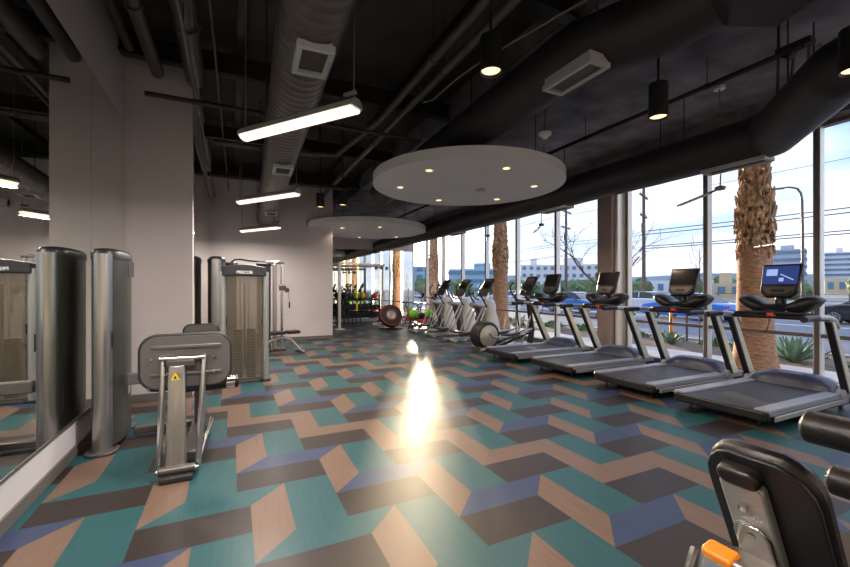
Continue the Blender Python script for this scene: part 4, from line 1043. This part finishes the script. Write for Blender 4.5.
upole(30, -16, 9.8, 'timber utility pole further along the street beyond the right edge')
upole(30, 75, 9.8, 'distant timber utility pole left of the second palm')
def wire(p, q, sag, label, r_=.022):
    p, q = Vector(p), Vector(q)
    pts = [p.lerp(q, k / 16) - Vector((0, 0, sag * 4 * (k / 16) * (1 - k / 16))) for k in range(17)]
    tag(MB().tube([a - p for a in pts], r_ * .7, 5, 0).build('overhead_wire', M_wire, loc=p), label, 'wire')
for k, (za, zb, sg, xo, l) in enumerate(((8.6, 8.8, .4, -.9, 'highest overhead wire'), (6.15, 6.2, .3, .5, 'second overhead wire from the top'), (5.75, 5.8, .3, -.5, 'middle overhead wire'),
                                         (4.9, 4.95, .3, .45, 'fourth overhead wire from the top'), (4.65, 4.7, .3, -.4, 'lowest overhead wire'))):
    wire((30 + xo, 21.7, za), (30 + xo, -16, zb), sg, l + ', right of the column', .045 if k else .02)
    wire((30 + xo, 30.1, za), (30 + xo, 21.7, za), .15, l + ', between the two tall poles')
    wire((30 + xo, 75, za), (30 + xo, 30.1, za), sg, l + ', left of the left tall pole', .03)
t = empty('street_lamp', (25.2, 10.0 - 1.1, -.1), 0, 'tall grey street lamp with a curved arm behind the building view', 'street lamp')
t.location = (24.6, 9.55, -.1)
MB().tube([(0, 0, 0), (0, 0, 5.6), (0, .1, 6.35), (-.2, .4, 6.5), (-.32, .62, 6.5)], lambda f: .065 - .03 * f, 10, 1).build('pole', M_gun, t)
MB().box((-.40, .80, 6.48), (.18, .5, .08), Matrix.Rotation(R(26), 3, 'Z')).build('lamp_head', M_gun, t, bevel=0.02)
t = empty('traffic_signal', (29, 56, -.1), 0, 'distant pole with a cross mast left of the second palm', 'signal')
MB().cyl((0, 0, 0), (0, 0, 7.5), .12, .08).build('pole', M_gun, t); MB().cyl((0, 0, 6.6), (-7, -2, 7.0), .07, .05).build('mast_arm', M_gun, t)
MB().box((-6.6, -1.9, 6.5), (.3, .3, 1.0)).build('signal_head', M_black, t)

# cars
M_tyre = mat('tyre', (0.012, 0.012, 0.013), 0.7); M_carglass = mat('car glass', (0.02, 0.025, 0.03), 0.08)
M_alloy = mat('alloy wheel', (0.55, 0.55, 0.56), 0.25, 0.8); M_tail = mat('tail lamp', (0.5, 0.02, 0.02), 0.3); M_head = mat('head lamp', (0.7, 0.72, 0.75), 0.15)
def car(loc, rz, paint, label, van=False):
    t = empty('car', loc, rz, label, 'car')
    H_ = 1.75 if van else 1.38
    prof = [(-2.2, .30), (-2.25, .62), (-2.15, .85), (-1.45, .92), (1.15, .93), (2.0, .78), (2.22, .60), (2.22, .30), (1.85, .22), (-1.9, .22)]
    rs = []
    for y, sc in ((-.86, .94), (-.80, 1.0), (0, 1.02), (.80, 1.0), (.86, .94)): rs.append([(a * (.99 if abs(y) > .84 else 1), y, .22 + (b - .22) * sc) for a, b in prof])
    MB().rings(rs).build('body', paint, t, angle=35, bevel=0.03)
    cab = [(-1.55, .90), (-1.05, H_ - .04), (-.6, H_), (.2, H_), (.55, H_ - .06), (1.25, .90)]
    MB().rings([[(a * .93 - .02, -.62, .90 + (b - .9) * 1) if b > 1 else (a, -.76, b) for a, b in cab], [(a * .93 - .02, .62, b) if b > 1 else (a, .76, b) for a, b in cab]]).build('cabin', M_carglass, t, angle=30, bevel=0.02)
    MB().rings([[(-1.0, -.60, H_ - .03), (-.58, -.61, H_ + .012), (.2, -.61, H_ + .012), (.50, -.60, H_ - .05)], [(-1.0, .60, H_ - .03), (-.58, .61, H_ + .012), (.2, .61, H_ + .012), (.50, .60, H_ - .05)]]).build('roof', paint, t, bevel=0.02)
    for s_ in (-1, 1):
        MB().prism([(-.22, .9), (-.14, .9), (-.18, H_ - .04), (-.26, H_ - .04)], s_ * .70 - .03, s_ * .70 + .03, MY).build('pillar', paint, t)
        for wx in (-1.35, 1.38):
            wl = MB().lathe([(0, -.10), (.29, -.10), (.325, -.07), (.325, .07), (.29, .10), (0, .10)], Matrix.Translation((wx, s_ * .80, .325)) @ rotm('X', 90), 28).build('wheel', M_tyre, t)
            r_ = MB()
            for k in range(10):
                a = 2 * math.pi * k / 10; r_.box((wx + .11 * math.cos(a), s_ * .905, .325 + .11 * math.sin(a)), (.20, .015, .03), Matrix.Rotation(-a, 3, 'Y'))
            r_.ring([(.205, -.008), (.225, -.008), (.225, .008), (.205, .008)], Matrix.Translation((wx, s_ * .905, .325)) @ rotm('X', 90), 28)
            r_.build('rim', M_alloy, wl)
        MB().box((-2.16, s_ * .66, .72), (.14, .34, .13)).build('tail_lamp', M_tail, t, bevel=0.02)
        MB().box((2.08, s_ * .64, .62), (.18, .34, .11)).build('head_lamp', M_head, t, bevel=0.02)
        MB().box((.75, s_ * .93, .96), (.14, .16, .10)).build('wing_mirror', paint, t, bevel=0.02)
    return t
Pt = lambda n_, c_: mat(n_, c_, 0.22, 0.2, coat=0.6)
car((25.6, 7.1, -.15), R(90), Pt('dark car paint', (0.02, 0.022, 0.03)), 'dark car at the far right edge outside, pale alloy wheels')
car((21.8, 13.2, -.15), R(90), Pt('blue car paint', (0.01, 0.16, 0.62)), 'bright blue car between the second treadmill console and the palm')
car((27.0, 19.6, -.15), R(90), Pt('white car paint', (0.7, 0.7, 0.7)), 'white car with red tail lamp just right of the column')
car((21.0, 20.2, -.15), R(-90), Pt('deep blue car paint', (0.02, 0.13, 0.42)), 'darker blue car left of the column')
car((25.0, 33.5, -.15), R(90), Pt('silver car paint', (0.45, 0.47, 0.5)), 'silver car in the distance behind the elliptical')
car((22.5, 44.0, -.15), R(90), Pt('grey car paint', (0.2, 0.22, 0.25)), 'grey car in the distance behind the motion trainers', True)

# distant buildings and trees
M_bwin = mat('distant blue glazing', (0.10, 0.19, 0.30), 0.2); M_bwall = mat('distant pale wall', (0.62, 0.62, 0.64), 0.8); M_bgrey = mat('distant grey wall', (0.36, 0.40, 0.46), 0.8); M_btan = mat('distant tan wall', (0.55, 0.43, 0.28), 0.8); M_bblue = mat('distant blue wall', (0.26, 0.42, 0.54), 0.5)
def bldg(loc, rz, w_, d_, h_, fl_, wall, label, n_w=0, win=None):
    t = empty('building', loc, rz, label, 'building')
    MB().box((0, 0, h_ / 2 - .3), (w_, d_, h_ + .6)).build('wall', wall, t, smooth=False)
    for k in range(fl_):
        z = h_ * (k + .55) / fl_
        if n_w:
            for j in range(n_w):
                MB().box((-w_ / 2 + w_ * (j + .5) / n_w, 0, z), (w_ / n_w * .5, d_ + .3, h_ / fl_ * .45)).build('window', win or M_bwin, t, smooth=False)
        else: MB().box((0, 0, z), (w_ + .4, d_ + .4, h_ / fl_ * .42)).build('window_band', win or M_bwin, t, smooth=False)
    MB().box((w_ * .1, 0, h_ + .9), (w_ * .3, d_ * .4, 1.8)).build('roof_box', wall, t, smooth=False)
bldg((186, 78, -.2), R(-68), 12.5, 18, 15.5, 6, M_bgrey, 'long grey blue office block behind the nearest treadmill console')
bldg((200, 68, -.2), R(-68), 6.5, 12, 14.5, 8, M_bwall, 'white banded office tower right of the street lamp')
bldg((164, 52, -.2), R(-70), 12, 8, 4.4, 1, M_btan, 'low tan building at the far right behind the dark car', 5)
bldg((76, 76, -.2), R(-45), 15, 8, 7.4, 4, M_bwall, 'white apartment block left of the column behind the bare tree', 9)
bldg((66, 102, -.2), R(-34), 16, 10, 7.2, 3, M_bblue, 'blue glass block behind the second palm')
bldg((46, 112, -.2), R(-25), 14, 8, 8.0, 4, M_bblue, 'blue block behind the motion trainers', 4)
bldg((80, 94, -.2), R(-40), 6, 8, 8.4, 4, M_bwall, 'narrow pale block right of the second palm', 3)
bldg((98, 62, -.2), R(-56), 14, 6, 3.5, 1, M_bwall, 'long low white building seen right of the column', 6)
bldg((77, 41, -.2), R(-62), 6, 5, 2.5, 1, M_btan, 'small low orange tan building seen just left of the big palm', 3)
fe = empty('fence', (36, 20, -.1), 0, 'thin grey railing along the far side of the street', 'fence')
for k in range(28): MB().box((0, -24 + k * 2.6, .6), (.06, .06, 1.2)).build('post', M_gun, fe)
MB().box((0, 11, 1.15), (.05, 72, .05)).box((0, 11, .25), (.05, 72, .05)).box((0, 11, .7), (.03, 72, .03)).build('rail', M_gun, fe)
random.seed(12)
def dtree(x, y, h_, r_, label, m_=None):
    t = empty('tree', (x, y, -.2), random.random() * 6, label, 'tree', 'trees across the street')
    MB().cyl((0, 0, 0), (0, 0, h_ * .5), r_ * .09, r_ * .06, 8).build('trunk', M_bark, t)
    h_ *= .66; r_ *= .8
    b = MB()
    for k in range(5):
        n0 = len(b.bm.verts); b.ball((random.uniform(-.5, .5) * r_, random.uniform(-.5, .5) * r_, h_ * .55 + random.uniform(-.1, .2) * h_), r_ * random.uniform(.5, .8), 3)
        b.bm.verts.ensure_lookup_table()
        for v in b.bm.verts[n0:]: v.co += Vector((noise.noise(v.co * 1.9 / r_ + Vector((k, 0, 0))), noise.noise(v.co * 2.1 / r_ + Vector((0, k, 5))), noise.noise(v.co * 2 / r_))) * r_ * .35
    b.build('crown', m_ or M_tree, t)
M_tree2 = mat('distant olive green', (0.12, 0.17, 0.07), 0.7, noise_s=1.4, noise_a=0.5)
tl = [(40, 56, 3.6, 2.4), (39.5, 50.5, 3.2, 2.2), (44, 52, 3.4, 2.4), (41, 45, 3.0, 2.2), (46, 47, 3.4, 2.4), (39, 66, 4.5, 2.6), (37, 78, 4.5, 2.8), (48, 36, 3.4, 2.0), (66, 40, 4.2, 3.0), (74, 30, 4.0, 2.6), (90, 26, 5.0, 3.2), (62, 56, 4.2, 3.2), (118, 62, 5.5, 4.0), (34, 92, 5, 3.0), (46, 96, 5.2, 3.4), (104, 20, 5.0, 3)]
tn = ['hedge-like, left of the column and nearest the tall pole', 'left of the column beside the dark blue car', 'behind the bare tree, right side', 'touching the left edge of the column', 'just behind the column', 'behind the furthest treadmill console',
      'between second palm and flywheel elliptical', 'right of the column beyond the white car', 'beyond the second treadmill console', 'left of the big palm near the low tan building', 'right of the office tower, left one', 'far behind the column', 'at the foot of the office block', 'behind the motion trainers, left one', 'behind the motion trainers, right one', 'right of the office tower, right one']
for i, (a, nm) in enumerate(zip(tl, tn)): dtree(*a, 'distant green tree ' + nm, M_tree2 if i % 2 else M_tree)
